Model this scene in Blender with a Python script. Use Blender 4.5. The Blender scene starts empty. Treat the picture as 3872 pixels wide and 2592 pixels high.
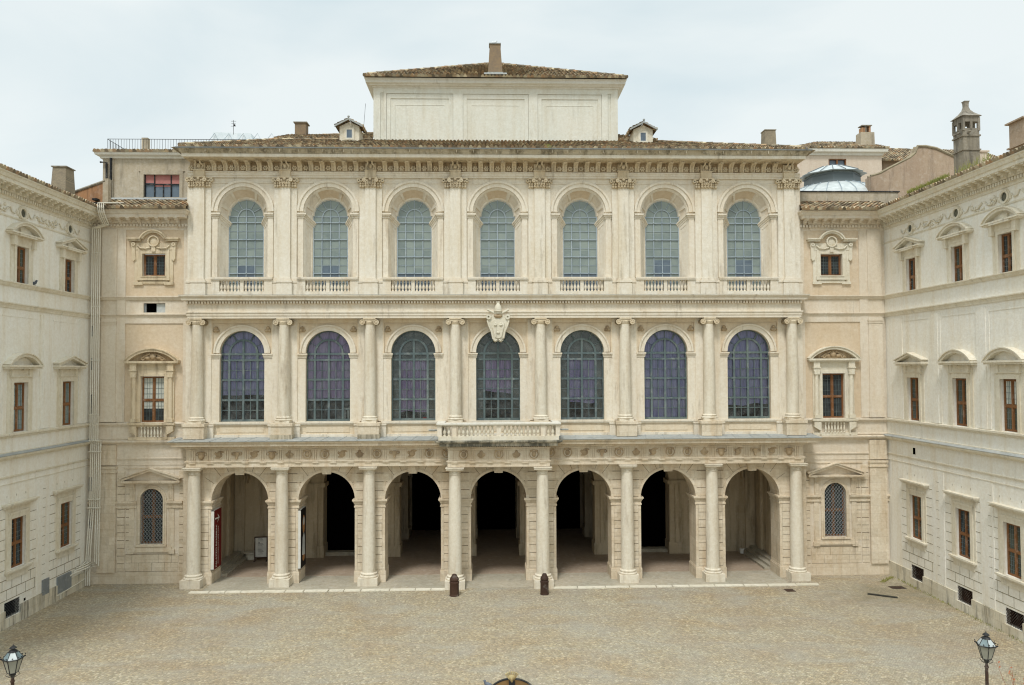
import bpy, bmesh, math, random
from math import sin, cos, pi, radians, sqrt
from mathutils import Vector, Matrix, Euler
random.seed(7)
scene = bpy.context.scene
col = scene.collection

# ------------------------------------------------------------------ camera
cam_d = bpy.data.cameras.new('camera')
cam = bpy.data.objects.new('camera', cam_d)
col.objects.link(cam)
cam.location = (-0.6312, -50.9396, 13.7479)
cam.matrix_world = (Matrix.Translation(cam.location) @ Matrix.Rotation(-0.0306, 4, 'Z')
                    @ Matrix.Rotation(radians(90) + 0.0302, 4, 'X') @ Matrix.Rotation(-0.0043, 4, 'Z'))
cam_d.sensor_width = 36
cam_d.lens = 2903 / 3872 * 36
cam_d.shift_y = 18.22 / 3872
cam_d.clip_end = 3000
scene.camera = cam

# ------------------------------------------------------------------ world, sun, exposure
SUN_EL, SUN_AZ = radians(58), radians(200)      # azimuth clockwise from +Y: behind the camera, a little to its left
world = bpy.data.worlds.new('World')
scene.world = world
world.use_nodes = True
nt = world.node_tree
nt.nodes.clear()
def N(t, typ, **kw):
    n = t.nodes.new(typ)
    for k, v in kw.items():
        if k[0] == '_': setattr(n, k[1:], v)
    return n
out = nt.nodes.new('ShaderNodeOutputWorld')
bg = nt.nodes.new('ShaderNodeBackground')
sky = nt.nodes.new('ShaderNodeTexSky')
sky.sky_type = 'NISHITA'; sky.sun_disc = False
sky.sun_elevation = SUN_EL; sky.sun_rotation = SUN_AZ
sky.air_density = 1.0; sky.dust_density = 2.0
tc = nt.nodes.new('ShaderNodeTexCoord')
mp = nt.nodes.new('ShaderNodeMapping'); mp.inputs['Scale'].default_value = (1.0, 1.0, 2.6)
nz = nt.nodes.new('ShaderNodeTexNoise'); nz.inputs['Scale'].default_value = 1.7; nz.inputs['Detail'].default_value = 6; nz.inputs['Roughness'].default_value = .48
nz.inputs['Distortion'].default_value = .35
rp = nt.nodes.new('ShaderNodeValToRGB')
rp.color_ramp.elements[0].position = .38; rp.color_ramp.elements[0].color = (4.2, 4.95, 5.2, 1)
rp.color_ramp.elements[1].position = .6; rp.color_ramp.elements[1].color = (5.5, 5.9, 5.88, 1)
mx = nt.nodes.new('ShaderNodeMix'); mx.data_type = 'RGBA'; mx.inputs['Factor'].default_value = .93
nt.links.new(tc.outputs['Generated'], mp.inputs['Vector']); nt.links.new(mp.outputs['Vector'], nz.inputs['Vector'])
nt.links.new(nz.outputs['Fac'], rp.inputs['Fac'])
nt.links.new(sky.outputs['Color'], mx.inputs[6]); nt.links.new(rp.outputs['Color'], mx.inputs[7])
spz = nt.nodes.new('ShaderNodeSeparateXYZ'); nt.links.new(tc.outputs['Generated'], spz.inputs[0])
mr = nt.nodes.new('ShaderNodeMapRange'); mr.inputs['From Min'].default_value = .5; mr.inputs['From Max'].default_value = 1; mr.inputs['To Min'].default_value = .1; mr.inputs['To Max'].default_value = .21
nt.links.new(spz.outputs[2], mr.inputs['Value']); nt.links.new(mr.outputs['Result'], bg.inputs['Strength'])
nt.links.new(mx.outputs[2], bg.inputs['Color'])
nt.links.new(bg.outputs['Background'], out.inputs['Surface'])

sun_d = bpy.data.lights.new('sun', 'SUN'); sun_d.energy = 1.3; sun_d.angle = radians(12); sun_d.color = (1, .98, .95)
sun = bpy.data.objects.new('sun', sun_d); col.objects.link(sun)
sdir = Vector((sin(SUN_AZ) * cos(SUN_EL), cos(SUN_AZ) * cos(SUN_EL), sin(SUN_EL)))
sun.rotation_euler = sdir.to_track_quat('Z', 'Y').to_euler()
sun.location = (0, -30, 60)
vs = scene.view_settings
scene.cycles.filter_width = 1.15
vs.view_transform = 'Standard'; vs.look = 'None'; vs.exposure = .68; vs.gamma = 1

# ------------------------------------------------------------------ materials
def lin(h, k=1.0):
    h = h.lstrip('#'); o = []
    for i in (0, 2, 4):
        c = int(h[i:i+2], 16) / 255
        o.append((c / 12.92 if c <= .04045 else ((c + .055) / 1.055) ** 2.4) * k)
    return (*o, 1)
MATS = {}
def base_mat(name, rough=.8, metal=0, spec=.3):
    m = bpy.data.materials.new(name); m.use_nodes = True
    t = m.node_tree; b = t.nodes['Principled BSDF']
    b.inputs['Roughness'].default_value = rough; b.inputs['Metallic'].default_value = metal
    b.inputs['Specular IOR Level'].default_value = spec
    MATS[name] = m
    return m, t, b
def noise(t, scale, detail=4, vec=None, stretch=None, rough=.55, dist=0):
    g = t.nodes.new('ShaderNodeNewGeometry') if vec is None else None
    v = g.outputs['Position'] if vec is None else vec
    if stretch:
        mpn = t.nodes.new('ShaderNodeMapping'); mpn.inputs['Scale'].default_value = stretch
        t.links.new(v, mpn.inputs['Vector']); v = mpn.outputs['Vector']
    n = t.nodes.new('ShaderNodeTexNoise'); n.inputs['Scale'].default_value = scale; n.inputs['Detail'].default_value = detail
    n.inputs['Roughness'].default_value = rough; n.inputs['Distortion'].default_value = dist
    t.links.new(v, n.inputs['Vector'])
    return n.outputs['Fac']
def ramp(t, fac, a, b, ca=(0, 0, 0, 1), cb=(1, 1, 1, 1)):
    r = t.nodes.new('ShaderNodeValToRGB')
    r.color_ramp.elements[0].position = a; r.color_ramp.elements[0].color = ca
    r.color_ramp.elements[1].position = b; r.color_ramp.elements[1].color = cb
    t.links.new(fac, r.inputs['Fac']); return r.outputs['Color']
def mix(t, fac, a, b, mode='MIX'):
    m = t.nodes.new('ShaderNodeMix'); m.data_type = 'RGBA'; m.blend_type = mode
    for s, v in ((0, fac), (6, a), (7, b)):
        if hasattr(v, 'links'): t.links.new(v, m.inputs[s])
        else: m.inputs[s].default_value = v
    return m.outputs[2]
def mathn(t, op, a, b=None, clamp=False):
    m = t.nodes.new('ShaderNodeMath'); m.operation = op; m.use_clamp = clamp
    for i, v in enumerate((a, b)):
        if v is None: continue
        if hasattr(v, 'links'): t.links.new(v, m.inputs[i])
        else: m.inputs[i].default_value = v
    return m.outputs[0]
def bump(t, b, h, s=.3, d=.02):
    n = t.nodes.new('ShaderNodeBump'); n.inputs['Strength'].default_value = s; n.inputs['Distance'].default_value = d
    t.links.new(h, n.inputs['Height']); t.links.new(n.outputs['Normal'], b.inputs['Normal'])

def plaster(name, c1, c2, c3, stain='#7d7466', st=.35, streak=.5, rough=.85, speck=.35, lo=.56, blocks=None):
    """weathered plaster or stone: two tones in large patches, a third in streaks, dark rain stains"""
    m, t, b = base_mat(name, rough, spec=.2)
    big = ramp(t, noise(t, .33, 5), .38, .64)
    c = mix(t, big, lin(c1), lin(c2))
    vert = ramp(t, noise(t, 1.1, 6, stretch=(1.6, 1.6, .16)), .48, .68)
    c = mix(t, mathn(t, 'MULTIPLY', vert, streak), c, lin(c3))
    fine = ramp(t, noise(t, 5.5, 8, rough=.72), .3, .75)
    c = mix(t, mathn(t, 'MULTIPLY', fine, speck), c, mix(t, 1, c, lin('#d3c4a6'), 'MULTIPLY'))
    pale = ramp(t, noise(t, 2.6, 7, rough=.7), .52, .72)
    c = mix(t, mathn(t, 'MULTIPLY', pale, .35), c, mix(t, .5, c, lin('#efece2')))
    if blocks:
        g = t.nodes.new('ShaderNodeNewGeometry'); sx = t.nodes.new('ShaderNodeSeparateXYZ'); t.links.new(g.outputs['Position'], sx.inputs[0])
        cbn = t.nodes.new('ShaderNodeCombineXYZ'); t.links.new(mathn(t, 'ADD', sx.outputs[0], sx.outputs[1]), cbn.inputs[0]); t.links.new(sx.outputs[2], cbn.inputs[1])
        br = t.nodes.new('ShaderNodeTexBrick'); br.inputs['Scale'].default_value = 1; br.inputs['Brick Width'].default_value = blocks[0]; br.inputs['Row Height'].default_value = blocks[1]
        br.inputs['Mortar Size'].default_value = .006; br.inputs['Mortar Smooth'].default_value = .3
        br.inputs['Color1'].default_value = (1.06, 1.05, 1.04, 1); br.inputs['Color2'].default_value = (.88, .86, .82, 1); br.inputs['Mortar'].default_value = (.62, .57, .5, 1)
        t.links.new(cbn.outputs[0], br.inputs['Vector'])
        c = mix(t, blocks[2], c, br.outputs['Color'], 'MULTIPLY')
    dark = mathn(t, 'MULTIPLY', ramp(t, noise(t, .9, 9, stretch=(2.2, 2.2, .3), rough=.7), lo, lo + .16), st)
    c = mix(t, dark, c, lin(stain))
    t.links.new(c, b.inputs['Base Color'])
    bump(t, b, mathn(t, 'ADD', noise(t, 9, 8, rough=.75), mathn(t, 'MULTIPLY', noise(t, 2.5, 5), 1.5)), .5, .03)
    return m
plaster('travertine', '#dbcfbb', '#e2d9c8', '#ccb697', '#85725b', .55, .5, speck=.6, blocks=(1.15, .51, .8))
plaster('facade_plaster', '#e2dacb', '#e6dece', '#d5c2a4', '#8d7d66', .6, .45, speck=.45)
plaster('warm_plaster', '#dfd1b9', '#e1d3bc', '#d3bc9b', '#8f7c62', .5, .45, speck=.45)
plaster('pale_stone', '#e7e1d4', '#e3dccd', '#d2c2a4', '#8d8069', .55, .45, speck=.45)
plaster('weathered_stone', '#c9c0ac', '#b9ae98', '#a09379', '#5d5444', .75, .5, lo=.47, speck=.5)
plaster('peach_plaster', '#d9c8b0', '#d4c1a6', '#e0d4c2', '#a08a6c', .25, .35, speck=.45)
plaster('return_plaster', '#ddd2c0', '#e1d8c9', '#d2bd9f', '#8f8270', .4, .4, speck=.45)
plaster('wing_plaster', '#edebe4', '#edeae0', '#e0d4bc', '#a8a08c', .28, .45, speck=.4)
plaster('wing_stone', '#e3decf', '#ddd6c5', '#d3c6ab', '#857e6d', .5, .45, speck=.5)
plaster('wing_base', '#dfdbcd', '#d3ccb9', '#bfb398', '#57524a', .8, .5, lo=.5, blocks=(1.3, .46, .7))
plaster('tower_plaster', '#dcdcd2', '#e0ded3', '#d2ccbb', '#a7a08f', .4, .5, speck=.4)
plaster('carved_stone', '#dccfb6', '#d3c3a6', '#c2ac8b', '#6e5c46', .5, .4, lo=.5)
plaster('relief_stone', '#c2ae90', '#b39e81', '#a79173', '#5b4a37', .55, .4, lo=.47)
plaster('column_stone', '#dfd8c8', '#e2dbcb', '#c3b297', '#8b7a66', .55, .55, lo=.55, speck=.5)
plaster('dirty_stone', '#cec8b8', '#b9b3a3', '#969182', '#45463f', .85, .6, lo=.4)
plaster('grey_plaster', '#bdb3a1', '#b3a894', '#a79c88', '#6b6458', .5, .3, lo=.5, speck=.6)
plaster('pink_plaster', '#d3c4b3', '#d7c9b9', '#c9b7a4', '#a58f80', .4, .5)
plaster('mauve_plaster', '#ac9885', '#b5a28e', '#9a8877', '#5d5046', .45, .3, lo=.52, speck=.5)
plaster('orange_plaster', '#b58a66', '#a67c5a', '#90745c', '#5d4c3e', .6, .5, lo=.48)
plaster('chimney_stone', '#8f887c', '#98907f', '#7d766a', '#4a463f', .7, .5, lo=.48)
plaster('joint_shadow', '#7b6a52', '#7b6a52', '#6b5c47', '#5b4e3c', .3, .3)  # dark mortar, with the shading of the narrow joints put into its colour
plaster('wing_joint', '#857d64', '#857d64', '#776e56', '#5f5743', .3, .3)  # wing mortar lines, likewise deepened to paint in the joint shade
plaster('interior_wall', '#cdbfa5', '#bfb096', '#a5957a', '#5a4e3d', .5, .6, lo=.5)
plaster('white_trim', '#e4e3dc', '#dedbd0', '#d0cbbb', '#8f897c', .4, .4)
plaster('kerb_stone', '#e3dece', '#d5cfbd', '#b4ac98', '#6f6858', .5, .3)
plaster('lead', '#a6aaa9', '#999e9e', '#b3b3ab', '#6a6d6b', .5, .4, rough=.6, lo=.5)
plaster('dark_iron', '#2a2b2c', '#232425', '#34302c', '#141414', .4, .3, rough=.55)
plaster('rust_iron', '#4a372d', '#3f3029', '#5a4234', '#1f1a17', .6, .4, rough=.6, lo=.48)
plaster('grey_metal', '#8a8f92', '#7f8588', '#929590', '#5e6365', .5, .4, rough=.5)
plaster('wood_frame', '#7e5738', '#8c6442', '#694a30', '#4c2c17', .5, .5, rough=.6)
plaster('lead_bar', '#a5b3bd', '#93a2ad', '#b6c1c7', '#6e7c86', .5, .4, rough=.5)
plaster('window_bar', '#55646a', '#63716f', '#7c8988', '#414c50', .5, .5, rough=.55)
plaster('pipe_paint', '#e2dfd4', '#d9d4c5', '#c9c2b0', '#9a9281', .3, .4, rough=.5)

def brick_mat(name, a, b_, mortar, scale):
    m, t, b = base_mat(name, .9)
    g = t.nodes.new('ShaderNodeNewGeometry'); mpn = t.nodes.new('ShaderNodeMapping')
    mpn.inputs['Rotation'].default_value = (radians(90), 0, 0)
    t.links.new(g.outputs['Position'], mpn.inputs['Vector'])
    br = t.nodes.new('ShaderNodeTexBrick'); br.inputs['Scale'].default_value = scale
    br.inputs['Color1'].default_value = lin(a); br.inputs['Color2'].default_value = lin(b_); br.inputs['Mortar'].default_value = lin(mortar)
    br.inputs['Mortar Size'].default_value = .03
    t.links.new(mpn.outputs['Vector'], br.inputs['Vector'])
    c = mix(t, mathn(t, 'MULTIPLY', ramp(t, noise(t, 2.2, 6), .4, .7), .5), br.outputs['Color'], lin('#6e6459'))
    t.links.new(c, b.inputs['Base Color']); bump(t, b, br.outputs['Fac'], -.4, .01)
brick_mat('chimney_brick', '#85705a', '#98805f', '#7a6e5e', 5)
brick_mat('pale_brick', '#8f8470', '#a3957c', '#7d7464', 5)

def tile_mat():
    m, t, b = base_mat('roof_tile', .9)
    uv = t.nodes.new('ShaderNodeUVMap'); uv.uv_map = 'tiles'
    sp = t.nodes.new('ShaderNodeSeparateXYZ'); t.links.new(uv.outputs['UV'], sp.inputs[0])
    u = mathn(t, 'FLOOR', sp.outputs[0]); v = mathn(t, 'FLOOR', sp.outputs[1])
    cb = t.nodes.new('ShaderNodeCombineXYZ'); t.links.new(u, cb.inputs[0]); t.links.new(v, cb.inputs[1])
    wn = t.nodes.new('ShaderNodeTexWhiteNoise'); wn.noise_dimensions = '2D'; t.links.new(cb.outputs[0], wn.inputs['Vector'])
    r = t.nodes.new('ShaderNodeValToRGB'); el = r.color_ramp.elements
    el[0].position = 0; el[0].color = lin('#5f5444'); el[1].position = 1; el[1].color = lin('#d6c6a6')
    for p, c in ((.22, '#80705b'), (.42, '#97836a'), (.56, '#aa8664'), (.7, '#b5a484'), (.85, '#9a8f78')):
        e = el.new(p); e.color = lin(c)
    t.links.new(wn.outputs['Value'], r.inputs['Fac'])
    c = mix(t, mathn(t, 'MULTIPLY', ramp(t, noise(t, 1.2, 7, rough=.7), .42, .66), .6), r.outputs['Color'], lin('#6b6152'))
    c = mix(t, mathn(t, 'MULTIPLY', ramp(t, noise(t, 7, 5), .55, .7), .35), c, lin('#8f8a5c'))
    t.links.new(c, b.inputs['Base Color']); bump(t, b, noise(t, 14, 5), .4, .02)
tile_mat()

def cobble_mat():
    m, t, b = base_mat('cobblestone', .85, spec=.25)
    g = t.nodes.new('ShaderNodeNewGeometry')
    mpn = t.nodes.new('ShaderNodeMapping'); mpn.inputs['Rotation'].default_value = (0, 0, radians(38)); mpn.inputs['Scale'].default_value = (1, 1, 1)
    t.links.new(g.outputs['Position'], mpn.inputs['Vector'])
    vo = t.nodes.new('ShaderNodeTexVoronoi'); vo.inputs['Scale'].default_value = 9.5; vo.inputs['Randomness'].default_value = .55
    t.links.new(mpn.outputs['Vector'], vo.inputs['Vector'])
    ve = t.nodes.new('ShaderNodeTexVoronoi'); ve.feature = 'DISTANCE_TO_EDGE'; ve.inputs['Scale'].default_value = 9.5; ve.inputs['Randomness'].default_value = .55
    t.links.new(mpn.outputs['Vector'], ve.inputs['Vector'])
    sp = t.nodes.new('ShaderNodeSeparateColor'); t.links.new(vo.outputs['Color'], sp.inputs[0])
    r = t.nodes.new('ShaderNodeValToRGB'); el = r.color_ramp.elements
    el[0].position = 0; el[0].color = lin('#a2977f'); el[1].position = 1; el[1].color = lin('#d6ccb2')
    for p, c in ((.3, '#afa48c'), (.5, '#b8ac92'), (.68, '#bcb39c'), (.85, '#c4b493')):
        e = el.new(p); e.color = lin(c)
    t.links.new(sp.outputs[0], r.inputs['Fac'])
    c = r.outputs['Color']
    tan = ramp(t, noise(t, .22, 7, stretch=(.8, 1.3, 1), rough=.62, dist=.6), .40, .68)
    c = mix(t, mathn(t, 'MULTIPLY', tan, .4), c, mix(t, 1, c, lin('#e6c596'), 'MULTIPLY'))
    grey = ramp(t, noise(t, .3, 6, stretch=(1, .45, 1), rough=.6), .42, .70)
    c = mix(t, mathn(t, 'MULTIPLY', grey, .4), c, lin('#adaca3'))
    pink = ramp(t, noise(t, .55, 6, stretch=(.5, 1.6, 1), rough=.66), .46, .74)
    c = mix(t, mathn(t, 'MULTIPLY', pink, .25), c, lin('#a08a78'))
    # damp, mossy corner by the right wing
    px = t.nodes.new('ShaderNodeSeparateXYZ'); t.links.new(g.outputs['Position'], px.inputs[0])
    dx = mathn(t, 'DIVIDE', mathn(t, 'SUBTRACT', px.outputs[0], 24.5), 7.5); dy = mathn(t, 'DIVIDE', mathn(t, 'ADD', px.outputs[1], 4.5), 5)
    rr = mathn(t, 'ADD', mathn(t, 'MULTIPLY', dx, dx), mathn(t, 'MULTIPLY', dy, dy))
    rr = mathn(t, 'ADD', rr, mathn(t, 'MULTIPLY', noise(t, .8, 6), 1.2))
    moss = ramp(t, rr, .5, 1.8, (1, 1, 1, 1), (0, 0, 0, 1))
    c = mix(t, mathn(t, 'MULTIPLY', moss, .55), c, lin('#857d62'))
    # broad pale dusty tracks on the left
    tr = ramp(t, noise(t, .5, 5, stretch=(.35, .9, 1), dist=1.0), .5, .68)
    c = mix(t, mathn(t, 'MULTIPLY', tr, .4), c, lin('#b4b2a8'))
    gap = ramp(t, ve.outputs['Distance'], .0, .09, lin('#6f6557'), (1, 1, 1, 1))
    c = mix(t, .4, c, gap, 'MULTIPLY')
    fine = ramp(t, noise(t, 26, 4, rough=.8), .3, .75, (.72, .72, .72, 1), (1.12, 1.12, 1.12, 1))
    c = mix(t, .6, c, fine, 'MULTIPLY')
    t.links.new(c, b.inputs['Base Color'])
    h = ramp(t, ve.outputs['Distance'], 0, .14)
    bump(t, b, h, .8, .03)
cobble_mat()
plaster('paving', '#aaa697', '#b8b09f', '#968f82', '#736c60', .5, .3, speck=.6)
plaster('portico_floor', '#a39381', '#ab9a87', '#958675', '#5b4a42', .4, .2)

def pane_mat(name, cols, cell, rough=.35, spec=.5):
    m, t, b = base_mat(name, rough, spec=spec)
    tcn = t.nodes.new('ShaderNodeTexCoord'); sp = t.nodes.new('ShaderNodeSeparateXYZ'); t.links.new(tcn.outputs['Object'], sp.inputs[0])
    cb = t.nodes.new('ShaderNodeCombineXYZ')
    oi = t.nodes.new('ShaderNodeObjectInfo')
    t.links.new(mathn(t, 'FLOOR', mathn(t, 'DIVIDE', sp.outputs[0], cell[0])), cb.inputs[0])
    t.links.new(mathn(t, 'FLOOR', mathn(t, 'DIVIDE', sp.outputs[2], cell[1])), cb.inputs[1])
    t.links.new(oi.outputs['Random'], cb.inputs[2])
    wn = t.nodes.new('ShaderNodeTexWhiteNoise'); wn.noise_dimensions = '3D'; t.links.new(cb.outputs[0], wn.inputs['Vector'])
    c = ramp(t, wn.outputs['Value'], 0, 1, lin(cols[0]), lin(cols[1]))
    c = mix(t, mathn(t, 'MULTIPLY', ramp(t, noise(t, 2.4, 6), .4, .7), .4), c, lin(cols[2]))
    t.links.new(c, b.inputs['Base Color'])
pane_mat('frosted_pane', ('#737f7d', '#89948e', '#949e94'), (.575, .575), .3)
pane_mat('blue_pane', ('#55616d', '#616e79', '#6d7b86'), (.58, .6), .15)
pane_mat('dark_pane', ('#22262a', '#3b4043', '#30352f'), (.25, .3), .12)
pane_mat('pale_pane', ('#8f9d9c', '#a3afac', '#7d8a8a'), (.25, .3), .2)
pane_mat('murky_pane', ('#3f413a', '#55574b', '#666655'), (.5, .65), .2)
def simple(name, c, rough=.7, metal=0, spec=.3, c2=None):
    m, t, b = base_mat(name, rough, metal, spec)
    cc = mix(t, ramp(t, noise(t, 3, 5), .35, .65), lin(c), lin(c2 or c))
    t.links.new(cc, b.inputs['Base Color'])
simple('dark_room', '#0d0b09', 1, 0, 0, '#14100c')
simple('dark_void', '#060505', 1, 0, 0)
simple('banner_red', '#651d18', .6, 0, .2, '#6d2420')
simple('banner_white', '#d9d8d0', .7, 0, .2, '#cfcdc4')
simple('poster_black', '#151413', .6)
simple('poster_skin', '#b98c5f', .6, c2='#a87747')
simple('poster_pale', '#aeb4b4', .6, c2='#c3c6c2')
simple('red_blind', '#a9706a', .8, c2='#b57c75')
simple('tarp', '#dfe5e8', .7, c2='#cdd6da')
simple('steel_blue', '#6a7375', .5)
simple('asphalt_black', '#2d2b26', .8, c2='#3a372f')
simple('pigeon_grey', '#565b63', .8, c2='#6b7078')
simple('gull_white', '#d9dcdd', .8)
simple('leaf_red', '#a2562f', .8, c2='#b3704a')
simple('leaf_green', '#77803c', .8, c2='#8a8a42')
simple('twig', '#8a5a3c', .9)
simple('weed', '#7a8046', .9, c2='#98954f')
simple('bronze_brown', '#8a6b42', .7, .0, .3, '#6e5534')
simple('gilt', '#c9b98a', .5, c2='#8a744c')
simple('lamp_glass', '#9a998c', .25, 0, .5, '#8d8d82')
simple('lamp_roof', '#5c6b6e', .4, c2='#7d8b8c')
simple('pale_roof_sheen', '#c6cbc9', .4, c2='#b3b9b7')  # skylight's own pale tone; on lamp roofs a sheen painted into the colour
def curtain_mat(name, a, b_):
    m, t, b = base_mat(name, .9, spec=.1)
    f = noise(t, 6, 3, stretch=(2.2, 1, .12))
    c = mix(t, ramp(t, f, .35, .65), lin(a), lin(b_))
    t.links.new(c, b.inputs['Base Color'])
curtain_mat('curtain_purple', '#9a8db8', '#b3a6cf')
curtain_mat('curtain_mauve', '#a48db4', '#b9a4c8')
curtain_mat('curtain_blue', '#9791bd', '#aea9d2')
curtain_mat('curtain_white', '#b9bdb4', '#cdcfc6')
def glass_mat():
    m, t, b = base_mat('glass', .05)
    tr = t.nodes.new('ShaderNodeBsdfTransparent'); tr.inputs['Color'].default_value = (.86, .9, .9, 1)
    gl = t.nodes.new('ShaderNodeBsdfGlossy'); gl.inputs['Roughness'].default_value = .06
    ms = t.nodes.new('ShaderNodeMixShader'); lw = t.nodes.new('ShaderNodeFresnel'); lw.inputs['IOR'].default_value = 1.5
    t.links.new(lw.outputs[0], ms.inputs[0]); t.links.new(tr.outputs[0], ms.inputs[1]); t.links.new(gl.outputs[0], ms.inputs[2])
    df = t.nodes.new('ShaderNodeBsdfDiffuse'); df.inputs['Color'].default_value = (.5, .55, .55, 1)
    m2 = t.nodes.new('ShaderNodeMixShader'); t.links.new(mathn(t, 'MULTIPLY', ramp(t, noise(t, 1.7, 7, rough=.7), .38, .72), .16), m2.inputs[0])
    t.links.new(ms.outputs[0], m2.inputs[1]); t.links.new(df.outputs[0], m2.inputs[2])
    bn_ = t.nodes.new('ShaderNodeBump'); bn_.inputs['Strength'].default_value = .25; bn_.inputs['Distance'].default_value = .05
    t.links.new(noise(t, 3.2, 3), bn_.inputs['Height']); t.links.new(bn_.outputs['Normal'], gl.inputs['Normal'])
    t.links.new(m2.outputs[0], t.nodes['Material Output'].inputs['Surface'])
glass_mat()

# ------------------------------------------------------------------ mesh helpers
class MB:
    """collects faces in wall coordinates (u along the wall, d outward, z up)"""
    n = 0
    def __init__(s): s.v = []; s.f = []; s.fm = []; s.mats = []; s.cur = 0; s.uv = {}; s.M = None
    def mat(s, name):
        if name not in s.mats: s.mats.append(name)
        s.cur = s.mats.index(name); return s
    def P(s, u, d, z):
        p = Vector((u, -d, z))
        s.v.append(p if s.M is None else s.M @ p); return len(s.v) - 1
    def face(s, pts, uv=None):
        s.f.append([s.P(*p) for p in pts]); s.fm.append(s.cur)
        if uv: s.uv[len(s.f) - 1] = uv
    def box(s, u0, u1, d0, d1, z0, z1):
        MB.n += 1; j = (MB.n*7 % 17)*.00022   # keeps touching boxes from sharing a plane
        u0, u1 = min(u0, u1)-j, max(u0, u1)+j; d0, d1 = min(d0, d1), max(d0, d1)+j; z0, z1 = z0-j, z1+j
        a = [s.P(u, d, z) for z in (z0, z1) for (u, d) in ((u0, d0), (u1, d0), (u1, d1), (u0, d1))]
        for q in ((0, 1, 2, 3), (4, 5, 6, 7), (0, 1, 5, 4), (1, 2, 6, 5), (2, 3, 7, 6), (3, 0, 4, 7)):
            s.f.append([a[i] for i in q]); s.fm.append(s.cur)
        return s
    def hexa(s, p):     # 8 points: bottom 4, top 4
        a = [s.P(*x) for x in p]
        for q in ((0, 1, 2, 3), (4, 5, 6, 7), (0, 1, 5, 4), (1, 2, 6, 5), (2, 3, 7, 6), (3, 0, 4, 7)):
            s.f.append([a[i] for i in q]); s.fm.append(s.cur)
    def prism(s, poly, d0, d1):
        A = [s.P(u, d1, z) for u, z in poly]; B = [s.P(u, d0, z) for u, z in poly]
        s.f.append(A); s.fm.append(s.cur); s.f.append(B[::-1]); s.fm.append(s.cur)
        n = len(poly)
        for i in range(n):
            j = (i + 1) % n; s.f.append([A[i], A[j], B[j], B[i]]); s.fm.append(s.cur)
        return s
    def loft(s, A, B):
        a = [s.P(*p) for p in A]; b = [s.P(*p) for p in B]
        for i in range(len(A) - 1):
            s.f.append([a[i], a[i+1], b[i+1], b[i]]); s.fm.append(s.cur)
    def sweep(s, path, prof, caps=True):
        """profile (outward, z) along a plan path (u, d); outward is to the left of travel"""
        rows = []; n = len(path)
        for i, (u, d) in enumerate(path):
            def nrm(a, b):
                x, y = b[0]-a[0], b[1]-a[1]; l = sqrt(x*x+y*y) or 1; return (-y/l, x/l)
            if i == 0: m = nrm(path[0], path[1]); k = 1
            elif i == n-1: m = nrm(path[-2], path[-1]); k = 1
            else:
                a = nrm(path[i-1], path[i]); b = nrm(path[i], path[i+1])
                m = (a[0]+b[0], a[1]+b[1]); l = sqrt(m[0]**2+m[1]**2); m = (m[0]/l, m[1]/l); k = 1/max(.2, m[0]*a[0]+m[1]*a[1])
            rows.append([s.P(u+m[0]*o*k, d+m[1]*o*k, z) for o, z in prof])
        for r0, r1 in zip(rows, rows[1:]):
            for i in range(len(prof)-1):
                s.f.append([r0[i], r0[i+1], r1[i+1], r1[i]]); s.fm.append(s.cur)
        if caps:
            s.f.append(rows[0][::-1]); s.fm.append(s.cur); s.f.append(rows[-1]); s.fm.append(s.cur)
        return s
    def lathe(s, u, d, prof, seg=16, a0=0, a1=2*pi):
        full = abs(a1-a0-2*pi) < 1e-6; n = seg if full else seg+1
        rows = [[s.P(u+r*cos(a0+(a1-a0)*k/seg), d+r*sin(a0+(a1-a0)*k/seg), z) for k in range(n)] for r, z in prof]
        for r0, r1 in zip(rows, rows[1:]):
            for k in range(seg):
                j = (k+1) % n; s.f.append([r0[k], r0[j], r1[j], r1[k]]); s.fm.append(s.cur)
        s.f.append(rows[0][::-1]); s.fm.append(s.cur); s.f.append(rows[-1]); s.fm.append(s.cur)
        return s
    def tube(s, pts, r, seg=6, r1=None):
        pts = [Vector(p) for p in pts]; rows = []
        for i, p in enumerate(pts):
            t = (pts[min(i+1, len(pts)-1)] - pts[max(i-1, 0)]).normalized()
            up = Vector((0, 0, 1)) if abs(t.z) < .9 else Vector((1, 0, 0))
            x = t.cross(up).normalized(); y = t.cross(x)
            rr = r if r1 is None else r + (r1-r)*i/(len(pts)-1)
            rows.append([s.P(*(p + x*rr*cos(2*pi*k/seg) + y*rr*sin(2*pi*k/seg))) for k in range(seg)])
        for a, b in zip(rows, rows[1:]):
            for k in range(seg):
                j = (k+1) % seg; s.f.append([a[k], a[j], b[j], b[k]]); s.fm.append(s.cur)
        s.f.append(rows[0][::-1]); s.fm.append(s.cur); s.f.append(rows[-1]); s.fm.append(s.cur)
        return s
    def ring(s, uc, zc, r0, r1, d0, d1, a0=0, a1=pi, n=28):
        """solid arch band between radii, from angle a0 to a1"""
        full = abs(a1-a0-2*pi) < 1e-6; MB.n += 1; d1 += (MB.n*7 % 17)*.0002
        sec = []
        for k in range(n + (0 if full else 1)):
            a = a0+(a1-a0)*k/n; c, q = cos(a), sin(a)
            sec.append([s.P(uc+r0*c, d0, zc+r0*q), s.P(uc+r1*c, d0, zc+r1*q), s.P(uc+r1*c, d1, zc+r1*q), s.P(uc+r0*c, d1, zc+r0*q)])
        m = len(sec)
        for k in range(m if full else m-1):
            A, B = sec[k], sec[(k+1) % m]
            for i in range(4):
                j = (i+1) % 4; s.f.append([A[i], A[j], B[j], B[i]]); s.fm.append(s.cur)
        if not full:
            s.f.append(sec[0][::-1]); s.fm.append(s.cur); s.f.append(sec[-1]); s.fm.append(s.cur)
        return s
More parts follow.
